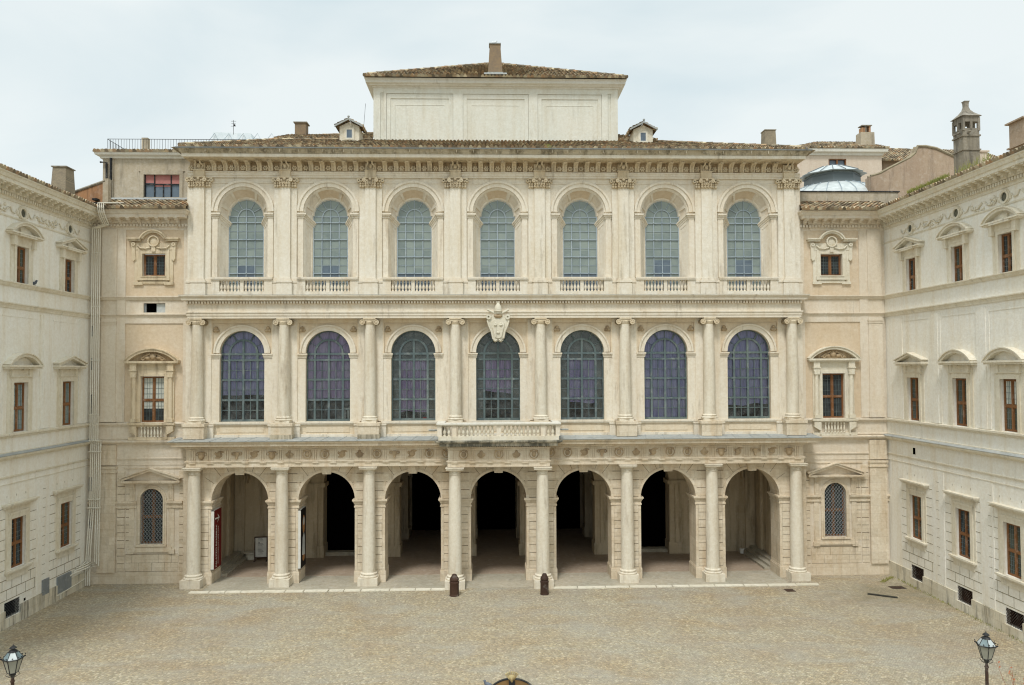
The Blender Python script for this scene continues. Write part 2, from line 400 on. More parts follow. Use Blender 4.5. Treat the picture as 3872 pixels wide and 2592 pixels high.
    def ball(s, u, d, z, ru, rd=None, rz=None, seg=10, rings=6):
        rd = rd or ru; rz = rz or ru; rows = []
        for i in range(1, rings):
            t = pi*i/rings
            rows.append([s.P(u+ru*sin(t)*cos(2*pi*k/seg), d+rd*sin(t)*sin(2*pi*k/seg), z+rz*cos(t)) for k in range(seg)])
        a = s.P(u, d, z+rz); b = s.P(u, d, z-rz)
        for k in range(seg):
            j = (k+1) % seg
            s.f.append([a, rows[0][k], rows[0][j]]); s.fm.append(s.cur)
            s.f.append([b, rows[-1][j], rows[-1][k]]); s.fm.append(s.cur)
            for r0, r1 in zip(rows, rows[1:]):
                s.f.append([r0[k], r1[k], r1[j], r0[j]]); s.fm.append(s.cur)
        return s
    def arch_cell(s, u0, u1, z0, z1, uc, r, zs, zb, d, depth, n=28, sill=True):
        """wall rectangle with a round-headed opening and its reveal"""
        q = lambda a, b, c, e: s.face([(a, d, c), (b, d, c), (b, d, e), (a, d, e)])
        if uc-r > u0: q(u0, uc-r, z0, z1)
        if uc+r < u1: q(uc+r, u1, z0, z1)
        if zb > z0: q(uc-r, uc+r, z0, zb)
        arc = [(uc-r*cos(pi*k/n), zs+r*sin(pi*k/n)) for k in range(n+1)]
        for (a, b), (c, e) in zip(arc, arc[1:]): s.face([(a, d, b), (c, d, e), (c, d, z1), (a, d, z1)])
        outl = [(uc-r, zb)]+arc+[(uc+r, zb)]
        s.loft([(a, d, b) for a, b in outl], [(a, d-depth, b) for a, b in outl])
        if sill and zb > z0: s.face([(uc-r, d, zb), (uc+r, d, zb), (uc+r, d-depth, zb), (uc-r, d-depth, zb)])
    def wall(s, u0, u1, z0, z1, holes, d, depth=.3):
        us = sorted({u0, u1, *[h[0] for h in holes], *[h[1] for h in holes]}); zs = sorted({z0, z1, *[h[2] for h in holes], *[h[3] for h in holes]})
        for a, b in zip(us, us[1:]):
            for c, e in zip(zs, zs[1:]):
                mu, mz = (a+b)/2, (c+e)/2
                if any(h[0] < mu < h[1] and h[2] < mz < h[3] for h in holes): continue
                s.face([(a, d, c), (b, d, c), (b, d, e), (a, d, e)])
        for a, b, c, e in holes:
            L = [(a, d, c), (b, d, c), (b, d, e), (a, d, e), (a, d, c)]
            s.loft(L, [(x, y-depth, z) for x, y, z in L])
    def build(s, name, mat=None, parent=None, loc=(0, 0, 0), smooth=None, recalc=True):
        me = bpy.data.meshes.new(name)
        o0 = Vector(loc)
        me.from_pydata([p for p in s.v], [], s.f)
        mats = s.mats or [mat]
        for mm in mats: me.materials.append(MATS[mm])
        if s.mats: me.polygons.foreach_set('material_index', s.fm)
        if s.uv:
            l = me.uv_layers.new(name='tiles')
            for fi, uvs in s.uv.items():
                for k, li in enumerate(me.polygons[fi].loop_indices): l.data[li].uv = uvs[k]
        if recalc:
            bm = bmesh.new(); bm.from_mesh(me); bmesh.ops.recalc_face_normals(bm, faces=bm.faces); bm.to_mesh(me); bm.free()
        if smooth is not None:
            me.polygons.foreach_set('use_smooth', [True]*len(me.polygons)); me.set_sharp_from_angle(angle=radians(smooth))
        ob = bpy.data.objects.new(name, me); col.objects.link(ob)
        ob.location = o0
        if parent: ob.parent = parent
        return ob

def thing(name, label, cat, loc=(0, 0, 0), rz=0, group=None, s=1):
    o = bpy.data.objects.new(name, None); col.objects.link(o); o.empty_display_size = .5
    o.location = loc; o.rotation_euler = (0, 0, rz); o.scale = (s, s, s)
    return tag(o, label, cat, group)
def tag(o, label=None, cat=None, group=None, kind=None):
    if label: o['label'] = label
    if cat: o['category'] = cat
    if group: o['group'] = group
    if kind: o['kind'] = kind
    return o
KIDS = {}
def copy_tree(o, parent=None, loc=None, rz=None):
    c = o.copy(); col.objects.link(c)
    if parent is not None: c.parent = parent
    if loc is not None: c.location = loc
    if rz is not None: c.rotation_euler = (0, 0, rz)
    for k in [x for x in list(col.objects) if x.parent == o]: copy_tree(k, c)
    return c
class Proto:
    """first use keeps the object, later uses copy it"""
    def __init__(s, o): s.o = o; s.used = False
    def put(s, parent, loc, rz=0):
        if not s.used:
            s.used = True; o = s.o; o.parent = parent; o.location = loc; o.rotation_euler = (0, 0, rz); return o
        return copy_tree(s.o, parent, loc, rz)

def tile_roof(name, e0, e1, r1, r0, parent=None, pitch=.27, row=.36, loc=(0, 0, 0)):
    """barrel tiles on a slope: eave from e0 to e1, upper edge from r0 (above e0) to r1 (above e1), world points"""
    e0, e1, r0, r1 = map(Vector, (e0, e1, r0, r1))
    U = (e1-e0); L = U.length; U.normalize()
    n = U.cross(((r0+r1)/2)-((e0+e1)/2)).normalized()
    if n.z < 0: n = -n
    V = n.cross(U).normalized()
    if V.z < 0: V = -V
    H = ((r0-e0).dot(V) + (r1-e0).dot(V))/2
    s0, s1 = (r0-e0).dot(U), (r1-e0).dot(U)
    rows = max(1, int(round(H/row))); rh = H/rows
    prof = [(0, 0), (.1, .02), (.2, .065), (.35, .1), (.5, .11), (.65, .1), (.8, .065), (.9, .02)]
    m = MB()
    ks = int(math.ceil(L/pitch))
    lo_ = min(0, s0); cols = []
    k0 = int(math.floor(lo_/pitch)); k1 = int(math.ceil(max(L, s1)/pitch))
    for k in range(k0, k1+1):
        jx = random.uniform(-.012, .012)
        for a, h in prof: cols.append(((k+a)*pitch+jx, h*pitch/.27))
    prev = None
    for j in range(rows*2):
        r, top = divmod(j, 2); t = (r+top)*rh; f = t/H
        a, b = s0*f, L+(s1-L)*f
        lift = .0 if top else .045
        line = []
        for x, h in cols:
            x2 = min(max(x, a), b)
            wob = .012*sin(x*9.1+r*2.3)
            p = e0+U*x2+V*(t-(.02 if not top and j else 0))+n*(h*(1 if top else 1.12)+lift+wob)
            m.v.append(p-Vector(loc)); line.append((len(m.v)-1, x2, x/pitch))
        if prev is not None:
            for (i0, xa, ua), (i1, xb, ub), (j0, xc, _), (j1, xd, _) in zip(prev, prev[1:], line, line[1:]):
                if abs(xa-xb) < 1e-6 and abs(xc-xd) < 1e-6: continue
                m.f.append([i0, i1, j1, j0]); m.fm.append(0)
                vv = r+.5; uu = math.floor(ua+.001)+.5
                m.uv[len(m.f)-1] = [(uu+.001, vv)]*4
        else:   # closing edge of the lowest course, with thickness
            base = []
            for i0, x2, uu in line:
                m.v.append(e0+U*x2-n*.05-Vector(loc)); base.append(len(m.v)-1)
            for (i0, xa, ua), (i1, xb, ub), b0, b1 in zip(line, line[1:], base, base[1:]):
                if abs(xa-xb) < 1e-6: continue
                m.f.append([b0, b1, i1, i0]); m.fm.append(0); m.uv[len(m.f)-1] = [(math.floor(ua+.001)+.5, -.5)]*4
        prev = line
    o = m.build(name, 'roof_tile', parent, loc, recalc=False)
    return o
def ridge_tiles(name, a, b, parent, r=.13, loc=(0, 0, 0)):
    a = Vector(a)-Vector(loc); b = Vector(b)-Vector(loc); L = (b-a).length; n = max(1, int(L/.4)); m = MB()
    for k in range(n):
        p = a.lerp(b, k/n); q = a.lerp(b, (k+1.12)/n)
        i0 = len(m.v)
        m.tube([(p.x, -p.y, p.z+.03*(k % 2)), (q.x, -q.y, q.z)], r*random.uniform(.92, 1.05), 7)
        for fi in range(len(m.f)-9, len(m.f)): m.uv[fi] = [(k+.5, 90.5)]*len(m.f[fi])
    return m.build(name, 'roof_tile', parent, loc)

# ------------------------------------------------------------------ ground
m = MB(); m.face([(-400, 400, 0), (400, 400, 0), (400, -400, 0), (-400, -400, 0)])
tag(m.build('ground', 'cobblestone'), kind='structure')
m = MB(); m.box(-18.6, 18.6, -30, 1.92, -.1, .035)
g = m.build('paving', 'paving'); tag(g, kind='structure')
m = MB(); m.box(-19.5, 19.5, -16, -1.35, -.1, .05)
tag(m.build('portico_floor', 'portico_floor'), kind='structure')
# pale kerb of long irregular stones, left and right of the middle bay
m = MB()
for (a, b, y) in ((-19.3, -3.4, 2.34), (3.4, 20.4, 2.3)):
    u = a
    while u < b-.3:
        w = min(random.uniform(.9, 2.0), b-u)
        dd = random.uniform(-.05, .05)
        m.hexa([(u+.03, 1.95, -.05), (u+w-.03, 1.95, -.05), (u+w-.015, y+dd, -.05), (u+.015, y+dd, -.05),
                (u+.03, 1.95, .06), (u+w-.03, 1.95, .06), (u+w-.015-random.uniform(0, .05), y+dd-.01, .055), (u+.015, y+dd-.01, .055)])
        u += w
tag(m.build('kerb', 'kerb_stone'), kind='structure')

# ================================================================== THE PALACE, MAIN FRONT
B = 5.6
AX = [(i-3.5)*B for i in range(8)]
BAY = [(i-3)*B for i in range(7)]
palace = thing('palace', 'cream three storey baroque palace front with seven bays of stacked arches and a tiled roof', 'palace')
rootP = palace
W = 20.45      # half width of the block

# ---- ground floor arcade wall
RG, ZG, ZGT = 1.825, 5.36, 7.62
m = MB(); m.mat('travertine')
for c in BAY: m.arch_cell(c-2.8, c+2.8, 0, ZGT, c, RG, ZG, -.01, .25, 1.6, sill=False)
for s in (-1, 1):
    m.box(min(s*19.6, s*W), max(s*19.6, s*W), -1.35, .25, 0, ZGT)
m.face([(-W, -1.35, 0), (W, -1.35, 0), (W, -1.35, .01), (-W, -1.35, .01)])
# inside face above the arches
for c in BAY: m.arch_cell(c-2.8, c+2.8, 0, 8.7, c, RG, ZG, -.01, -1.35, .0001, sill=False)
# pier strips, bases, imposts, archivolts
for c in BAY:
    m.ring(c, ZG, RG, RG+.17, .25, .31)
    for s in (-1, 1):
        e = c+s*RG
        lo, hi = sorted((e, e+s*.17)); m.box(lo, hi, .25, .30, .8, 4.8)
        lo, hi = sorted((e-s*.05, c+s*2.8)); m.box(lo, hi, -1.4, .33, 0, .72)
        lo, hi = sorted((e-s*.02, c+s*2.8)); m.box(lo, hi, -1.37, .29, .72, .8)
        for z0, z1, p in ((4.86, 4.95, .05), (4.95, 5.1, .02), (5.1, 5.2, .06), (5.2, 5.28, .11), (5.28, 5.38, .16)):
            lo, hi = sorted((e-s*p, c+s*2.8)); m.box(lo, hi, -1.36-p, .27+p, z0, z1)
wallo = m.build('arcade_wall', None, rootP)
# rusticated courses beside the columns and joints of the voussoirs
m = MB(); m.mat('travertine')
for k in range(8): m.box(.3, .79, .25, .31, .83+k*.505, .83+k*.505+.465)
m.cur = 0; m.mat('joint_shadow'); m.box(.3, .79, .25, .266, .81, 4.86)
PRu = Proto(m.build('rusticated_pier', None, rootP))
m = MB(); m.mat('travertine')
for k in range(3): m.box(-.9-.13*k*k/1.4, .9+.13*k*k/1.4, .25, .29, 5.42+k*.56, 5.42+k*.56+.52)
m.mat('joint_shadow'); m.box(-.88, .88, .25, .264, 5.4, 7.1)
PRv = Proto(m.build('rusticated_spandrel', None, rootP))
for i, x in enumerate(AX):
    for s in (-1, 1):
        if abs(x+s*.7) > 20.2: continue
        PRu.put(rootP, (x+(0 if s > 0 else -1.09), 0, 0))
    if 0 < i < 7: PRv.put(rootP, (x, 0, 0))
m = MB()
for c in BAY:
    for a in (34, 52, 68, 112, 128, 146):
        t = radians(a); r0 = RG+.19; r1 = min((ZGT-.03-ZG)/sin(t), (2.25)/abs(cos(t)), 3.2)
        ux, uz = cos(t), sin(t); nx, nz_ = -uz*.012, ux*.012
        m.prism([(c+ux*r0+nx, ZG+uz*r0+nz_), (c+ux*r1+nx, ZG+uz*r1+nz_), (c+ux*r1-nx, ZG+uz*r1-nz_), (c+ux*r0-nx, ZG+uz*r0-nz_)], .25, .256)
m.build('voussoir_joints', 'joint_shadow', rootP)
ks = MB(); ks.prism([(-.27, 7.05), (.27, 7.05), (.36, 7.6), (-.36, 7.6)], .25, .4)
PK = Proto(ks.build('keystone', 'travertine', rootP))
for c in BAY: PK.put(rootP, (c, 0, 0))

# ---- ground floor columns
def column(name, r0, r1, zb, zt, base_h, cap_h, plinth, pl_h, mat, cap='doric'):
    m = MB(); n = 10
    sh = [(r0 - (r0-r1)*(max(0, k/n-.3)/.7)**1.6, zb+base_h+(zt-cap_h-zb-base_h)*k/n) for k in range(n+1)]
    m.lathe(0, 0, sh, 24); o = m.build(name, mat, None, smooth=40)
    m = MB()
    m.box(-plinth/2, plinth/2, -plinth/2, plinth/2, zb-pl_h, zb)
    h = base_h
    prof = [(r0*1.34, zb), (r0*1.42, zb+h*.18), (r0*1.34, zb+h*.38), (r0*1.2, zb+h*.45), (r0*1.18, zb+h*.55), (r0*1.26, zb+h*.62), (r0*1.26, zb+h*.8), (r0*1.08, zb+h*.86), (r0*1.0, zb+h)]
    m.lathe(0, 0, prof, 24); b = m.build('column_base', mat, o, smooth=40)
    m = MB(); z = zt-cap_h; h = cap_h
    if cap == 'doric':
        m.lathe(0, 0, [(r1, z), (r1*1.1, z+h*.06), (r1*1.1, z+h*.12), (r1, z+h*.15), (r1, z+h*.42), (r1*1.08, z+h*.45), (r1*1.34, z+h*.66), (r1*1.36, z+h*.7)], 24)
        w = r1*1.5; m.box(-w, w, -w, w, z+h*.7, z+h*.9); w *= 1.07; m.box(-w, w, -w, w, z+h*.9, z+h)
        for a in (-.14, .14): m.ball(a, r1*1.02, z+h*.28, .05)
    else:
        m.lathe(0, 0, [(r1, z), (r1*1.12, z+h*.2), (r1*1.2, z+h*.45), (r1*1.05, z+h*.6)], 20)
        w = r1*1.2; m.box(-w, w, -w, w, z+h*.82, z+h)
        m.box(-r1*1.25, r1*1.25, -r1*1.0, r1*1.08, z+h*.5, z+h*.82)
        for s_ in (-1, 1):
            u = s_*r1*1.36; zz = z+h*.38; R = h*.42
            for (ra, rb, dd) in ((.0, 1, 0), (.72, 1, .035), (0, .5, .02), (0, .22, .05)):
                m.ring(u, zz, R*ra+.001, R*rb, -r1*.9, r1*1.1+dd, 0, 2*pi, 16)
    m.build('capital', 'carved_stone' if cap != 'doric' else mat, o, smooth=40)
    return o
PC = Proto(column('column', .425, .365, .52, ZGT-.02, .3, .48, 1.26, .52, 'column_stone'))
for i, x in enumerate(AX): PC.put(rootP, (x, -1.58 if i in (3, 4) else -.68, 0))

# ---- ground floor entablature, breaking forward in the middle
path = [(-20.02, .2), (-20.02, 1.0), (-3.26, 1.0), (-3.26, 1.88), (3.26, 1.88), (3.26, 1.0), (20.02, 1.0), (20.02, .2)]
E1 = [(-.8, 7.62), (.0, 7.62), (.0, 7.86), (.03, 7.88), (.03, 7.94), (.07, 7.96), (.07, 8.03), (-.02, 8.05), (-.02, 8.78), (.05, 8.8), (.05, 8.88), (-.8, 8.9)]
m = MB(); m.sweep(path, E1); m.build('architrave', 'travertine', rootP)
m = MB()
pc = [(-20.2, .1), (-20.2, 1.0), (20.2, 1.0), (20.2, .1)]
E2 = [(-.6, 8.88), (.1, 8.88), (.14, 8.94), (.14, 8.99), (.5, 9.0), (.56, 9.0), (.56, 9.15), (.62, 9.17), (.7, 9.27), (.7, 9.3), (-.6, 9.31)]
m.sweep(pc, E2)
m.build('cornice', 'travertine', rootP)
m = MB()
u = -20.2
while u < 20.2:
    if not -3.5 < u < 3.4: m.box(u, u+.07, 1.13, 1.24, 8.92, 8.985)
    u += .145
u = -3.3
while u < 3.3: m.box(u, u+.07, 1.88, 2.0, 8.9, 8.97); u += .145
m.build('dentil_course', 'carved_stone', rootP)
m = MB()
zf, zb_ = 9.31, 9.46
P0 = [(-20.95, 1.86), (20.95, 1.86)]
m.hexa([(-20.93, -.05, 9.30), (20.93, -.05, 9.30), (20.93, 1.72, 9.295), (-20.93, 1.72, 9.295), (-20.95, -.05, 9.47), (20.95, -.05, 9.47), (20.95, 1.74, 9.325), (-20.95, 1.74, 9.325)])
for k in range(36):
    x = -20.4+k*1.16
    if abs(x) < 4: continue
    m.hexa([(x-.02, 0, 9.46), (x+.02, 0, 9.46), (x+.02-.25, 1.74, 9.32), (x-.02-.25, 1.74, 9.32), (x-.02, 0, 9.49), (x+.02, 0, 9.49), (x+.02-.25, 1.74, 9.345), (x-.02-.25, 1.74, 9.345)])
m.build('lead_flashing', 'lead', rootP)
# triglyphs and metope carvings
tg = MB()
for k in range(3): tg.box(-.19+k*.145, -.19+k*.145+.09, 0, .05, 8.07, 8.72)
tg.box(-.22, .22, 0, .06, 8.72, 8.78)
tg.box(-.2, .2, .04, .1, 7.88, 7.94)
TG = Proto(tg.build('triglyph', 'travertine', rootP))
def relief(kind):
    m = MB()
    if kind == 0:      # urn
        m.lathe(0, 0, [(.06, 8.12), (.16, 8.2), (.22, 8.36), (.2, 8.5), (.26, 8.6), (.2, 8.62)], 14)
        for s in (-1, 1): m.ring(s*.26, 8.46, .07, .1, -.02, .04, 0, 2*pi, 10)
    elif kind == 1:    # helmet
        m.ball(0, 0, 8.42, .22, .1, .2); m.box(-.24, .05, 0, .06, 8.2, 8.28); m.ball(.12, 0, 8.6, .2, .06, .07); m.ball(-.22, .0, 8.5, .07, .05, .1)
    elif kind == 2:    # ram skull
        m.prism([(-.16, 8.56), (.16, 8.56), (.07, 8.2), (0, 8.12), (-.07, 8.2)], 0, .1)
        for s in (-1, 1): m.ring(s*.22, 8.5, .06, .12, 0, .08, 0, 2*pi, 10)
        m.ball(0, .03, 8.55, .2, .08, .07)
    elif kind == 3:    # shell
        for k in range(9):
            a = radians(20+k*17.5); m.tube([(0, .03, 8.58), (.27*cos(a)*1, .03, 8.52-.33*sin(a))], .03, 5, .045)
        m.ball(0, .03, 8.6, .1, .06, .07)
    else:              # medallion with a head
        m.ring(0, 8.42, .24, .3, 0, .06, 0, 2*pi, 18); m.ball(0, .0, 8.42, .15, .1, .19); m.ball(0, .05, 8.36, .05, .08, .05)
        for s in (-1, 1): m.ball(s*.17, .0, 8.62, .1, .06, .07)
    return Proto(m.build('metope_relief', 'relief_stone', rootP, smooth=50))
REL = [relief(k) for k in range(5)]
seq = [0, 1, 2, 1, 0, 3, 4, 4, 1, 3, 4, 2, 1, 4, 4]
for k in range(36):
    x = -19.6+1.12*k
    mid_ = abs(x) < 3.1
    if abs(x) < 19.8: TG.put(rootP, (x, -(1.86 if mid_ else .98), 0))
    xm = x+.56
    if xm < 19.2:
        kk = seq[k] if k < 15 else ([4, 3, 4, 3, 4][k-15] if k < 20 else seq[34-k])
        REL[kk].put(rootP, (xm, -(1.86 if abs(xm) < 3.1 else .98), 0))

# ---- balcony over the middle bay
m = MB(); m.mat('dirty_stone')
m.sweep([(-3.6, 1.0), (-3.6, 2.25), (3.6, 2.25), (3.6, 1.0)], [(-2, 8.98), (.12, 8.98), (.14, 9.14), (.3, 9.2), (.4, 9.27), (.42, 9.35), (-2, 9.36)])
m.mat('wing_stone'); m.sweep([(-3.7, 1.2), (-3.7, 2.35), (3.7, 2.35), (3.7, 1.2)], [(-.35, 9.36), (.1, 9.36), (.1, 9.62), (-.35, 9.62)])
balc = m.build('balcony', None, rootP)
m = MB(); m.sweep([(-3.72, .35), (-3.72, 2.33), (3.72, 2.33), (3.72, .35)], [(-.3, 10.28), (.12, 10.28), (.2, 10.36), (.2, 10.44), (-.3, 10.46)])
m.build('handrail', 'white_trim', balc)
for a in (-3.74, -2.8, 0, 2.8, 3.74): m = MB(); m.box(a-.14, a+.14, 2.08, 2.4, 9.62, 10.28); m.build('pedestal', 'facade_plaster', balc)
for s in (-1, 1): m = MB(); m.box(min(s*3.62, s*3.88), max(s*3.62, s*3.88), .3, .55, 9.4, 10.28); m.build('pedestal', 'facade_plaster', balc)
def baluster(h, r, name='baluster', mat='wing_stone'):
    m = MB(); p = [(.85, 0), (.85, .1), (.5, .13), (.55, .17), (1, .32), (.95, .42), (.5, .68), (.38, .82), (.7, .86), (.5, .9), (.85, .93), (.85, 1)]
    m.lathe(0, 0, [(a*r, b*h) for a, b in p], 10); return Proto(m.build(name, mat, None, smooth=50))
BB = baluster(.66, .105)
bx = [-3.42, -3.14] + [-2.5+.262*k for k in range(9)] + [.42+.262*k-.02 for k in range(9)] + [3.14, 3.42]
for x in bx: BB.put(balc, (x, -2.26, 9.62))
for s in (-1, 1):
    for y in (.85, 1.15, 1.45, 1.75): BB.put(balc, (s*3.76, -y, 9.62))
m = MB()
for s in (-1, 1): m.tube([(s*3.9, 1.9, 9.98), (s*4.45, 1.9, 9.98)], .05, 8)
m.build('drain_spout', 'lead', balc)

# ---- first floor (big glazed arches, Ionic columns)
RM, ZM, ZMB = 1.455, 14.97, 10.46
m = MB(); m.mat('warm_plaster')
for c in BAY: m.arch_cell(c-2.8, c+2.8, 9.3, 17.3, c, RM, ZM, 10.3 if c == 0 else ZMB, 0, .32)
for s in (-1, 1): m.box(min(s*19.6, s*W), max(s*19.6, s*W), -.6, 0, 9.3, 17.3)
m.mat('facade_plaster')
for x in AX:
    lo, hi = x-.82, x+.82
    m.box(max(lo, -W+.02), min(hi, W-.02), 0, .1, 10.46, 17.2)
for c in BAY:
    m.mat('warm_plaster'); m.mat('facade_plaster'); m.ring(c, ZM, RM, RM+.28, 0, .09); m.ring(c, ZM, RM+.28, RM+.39, 0, .16); m.mat('warm_plaster')
    m.mat('facade_plaster')
    for s in (-1, 1):
        lo, hi = sorted((c+s*(RM+.002), c+s*1.98))
        m.box(lo, hi, 0, .045, 10.46, 14.6)
        for z0, z1, p in ((14.62, 14.72, .08), (14.72, 14.83, .12), (14.83, 14.92, .18)):
            lo, hi = sorted((c+s*(RM-p*.6), c+s*1.98)); m.box(lo, hi, -.1, p, z0, z1)
    # sunk spandrel field: raised border round it
    m.mat('warm_plaster'); m.box(c-1.98, c+1.98, 0, .1, 16.95, 17.2)
    m.box(c-2.0, c-1.9, 0, .1, 14.92, 16.95); m.box(c+1.9, c+2.0, 0, .1, 14.92, 16.95)
    m.box(c-1.88, c+1.88, 0, .03, 16.84, 16.88)
# sill band and dado
m.mat('facade_plaster')
m.box(-W, W, 0, .2, 10.3, 10.46) if False else None
for i in range(7):
    c = BAY[i]
    m.box(c-2.1, c+2.1, 0, .16, 10.34, 10.455); m.box(c-2.1, c+2.1, 0, .12, 10.26, 10.34)
    m.box(c-2.1, c+2.1, 0, .1, 9.4, 9.62)
    m.mat('warm_plaster'); m.box(c-1.42, c+1.42, .0, .03, 9.76, 10.12); m.mat('facade_plaster')
for x in AX:
    m.box(max(x-1.02, -W-.05), min(x+1.02, W+.05), 0, .25, 9.4, 10.2); m.box(max(x-1.06, -W-.08), min(x+1.06, W+.08), 0, .3, 10.2, 10.3)
m.build('first_floor_wall', None, rootP)
m = MB()
m.box(-.66, .66, 0, .92, 9.42, 10.22); m.box(-.72, .72, 0, .98, 10.22, 10.4)
PP = Proto(m.build('pedestal', 'travertine', rootP))
m = MB(); m.box(-.7, .7, 0, 1.0, 9.38, 9.66)
PPW = Proto(m.build('pedestal_foot', 'weathered_stone', rootP))
PC2 = Proto(column('column', .385, .33, 10.55, 17.2, .28, .42, .94, .15, 'column_stone', 'ionic'))
for i, x in enumerate(AX):
    PP.put(rootP, (x, 0, 0))
    if i in (1, 2): PPW.put(rootP, (x, 0, 0))
    PC2.put(rootP, (x, -.33, 0))
m = MB()
for k in range(3):
    a = radians(90+k*120); m.ball(.11*cos(a), .02, .11*sin(a), .13, .11, .11)
m.ball(0, .03, 0, .07)
PR = Proto(m.build('spandrel_rosette', 'relief_stone', rootP, smooth=60))
for c in BAY:
    for s in (-1, 1): 
        if c: PR.put(rootP, (c+s*1.68, -.05, 16.5))
# entablature 2
p2 = [(-20.12, -.3), (-20.12, .72), (20.12, .72), (20.12, -.3)]
m = MB(); m.sweep(p2, [(-1, 17.2), (0, 17.2), (0, 17.36), (.04, 17.38), (.04, 17.52), (.09, 17.56), (.09, 17.64), (-.02, 17.66), (-.02, 18.12), (.04, 18.14), (.04, 18.3), (.08, 18.34), (.3, 18.36), (.3, 18.52), (.36, 18.54), (.44, 18.64), (.44, 18.68), (-1, 18.7)])
m.build('cornice', 'facade_plaster', rootP)
m = MB(); u = -20.1; m.mat('facade_plaster')
while u < 20.1: m.box(u, u+.095, .76, .91, 18.16, 18.29); u += .19
m.mat('relief_stone'); m.box(-20.1, 20.1, .72, .765, 18.15, 18.3)  # shade in the gaps between dentils, painted in as a darker backing
m.build('dentil_course', None, rootP)
m = MB(); m.hexa([(-20.55, 0, 18.69), (20.55, 0, 18.69), (20.55, 1.15, 18.69), (-20.55, 1.15, 18.69), (-20.55, 0, 18.76), (20.55, 0, 18.76), (20.55, 1.15, 18.705), (-20.55, 1.15, 18.705)])
m.build('lead_flashing', 'lead', rootP)

# coat of arms hanging over the middle window
m = MB(); m.mat('kerb_stone')
def shield(w, sc=1, dz=0): return [(-.35*w, 17.1), (0, 17.22), (.35*w, 17.1), (.5*w, 16.95), (.46*w, 16.6), (.33*w, 16.15), (.27*w, 15.9), (.1*w, 15.78), (-.1*w, 15.78), (-.27*w, 15.9), (-.33*w, 16.15), (-.46*w, 16.6), (-.5*w, 16.95)]
m.prism([(-.6, 17.3), (-.75, 17.15), (-.72, 16.9), (-.5, 16.45), (-.4, 16.1), (-.33, 15.72), (-.2, 15.6), (-.04, 15.66), (0, 15.8), (.04, 15.66), (.2, 15.6), (.33, 15.72), (.4, 16.1), (.5, 16.45), (.72, 16.9), (.75, 17.15), (.6, 17.3), (0, 17.5)], .4, .95)
m.prism([(a*.8, b*1.0+(16.4-b)*.12) for a, b in shield(1)], .95, 1.03)
for s in (-1, 1):
    m.tube([(s*.7, 1.0, 17.0), (s*.62, 1.02, 16.7), (s*.44, 1.02, 16.3), (s*.35, 1.02, 15.85), (s*.2, 1.02, 15.68), (s*.06, 1.0, 15.75)], .055, 7)
    m.ring(s*.62, 17.25, .06, .17, .7, 1.05, 0, 2*pi, 12)
    m.tube([(s*.15, .95, 17.45), (s*.62, 1.0, 17.68)], .07, 7); m.ball(s*.64, 1.0, 17.7, .08)
    m.ball(s*.18, 1.05, 16.72, .11, .07, .09); m.ball(s*.18, 1.05, 16.83, .05, .05, .05)
m.ball(0, 1.05, 16.22, .12, .07, .09); m.ball(0, 1.05, 16.34, .05)
m.mat('relief_stone'); m.ball(0, .85, 17.32, .33, .28, .17)
m.mat('kerb_stone'); m.lathe(0, .95, [(.2, 17.45), (.24, 17.6), (.26, 17.72), (.2, 17.95), (.1, 18.12), (.03, 18.2)], 14); m.ball(0, .95, 18.22, .05)
for z in (17.58, 17.76, 17.92): m.lathe(0, .95, [(.25-(z-17.58)*.28, z), (.29-(z-17.58)*.28, z+.03), (.25-(z-17.58)*.28, z+.06)], 14)
m.build('coat_of_arms', None, rootP, smooth=50)

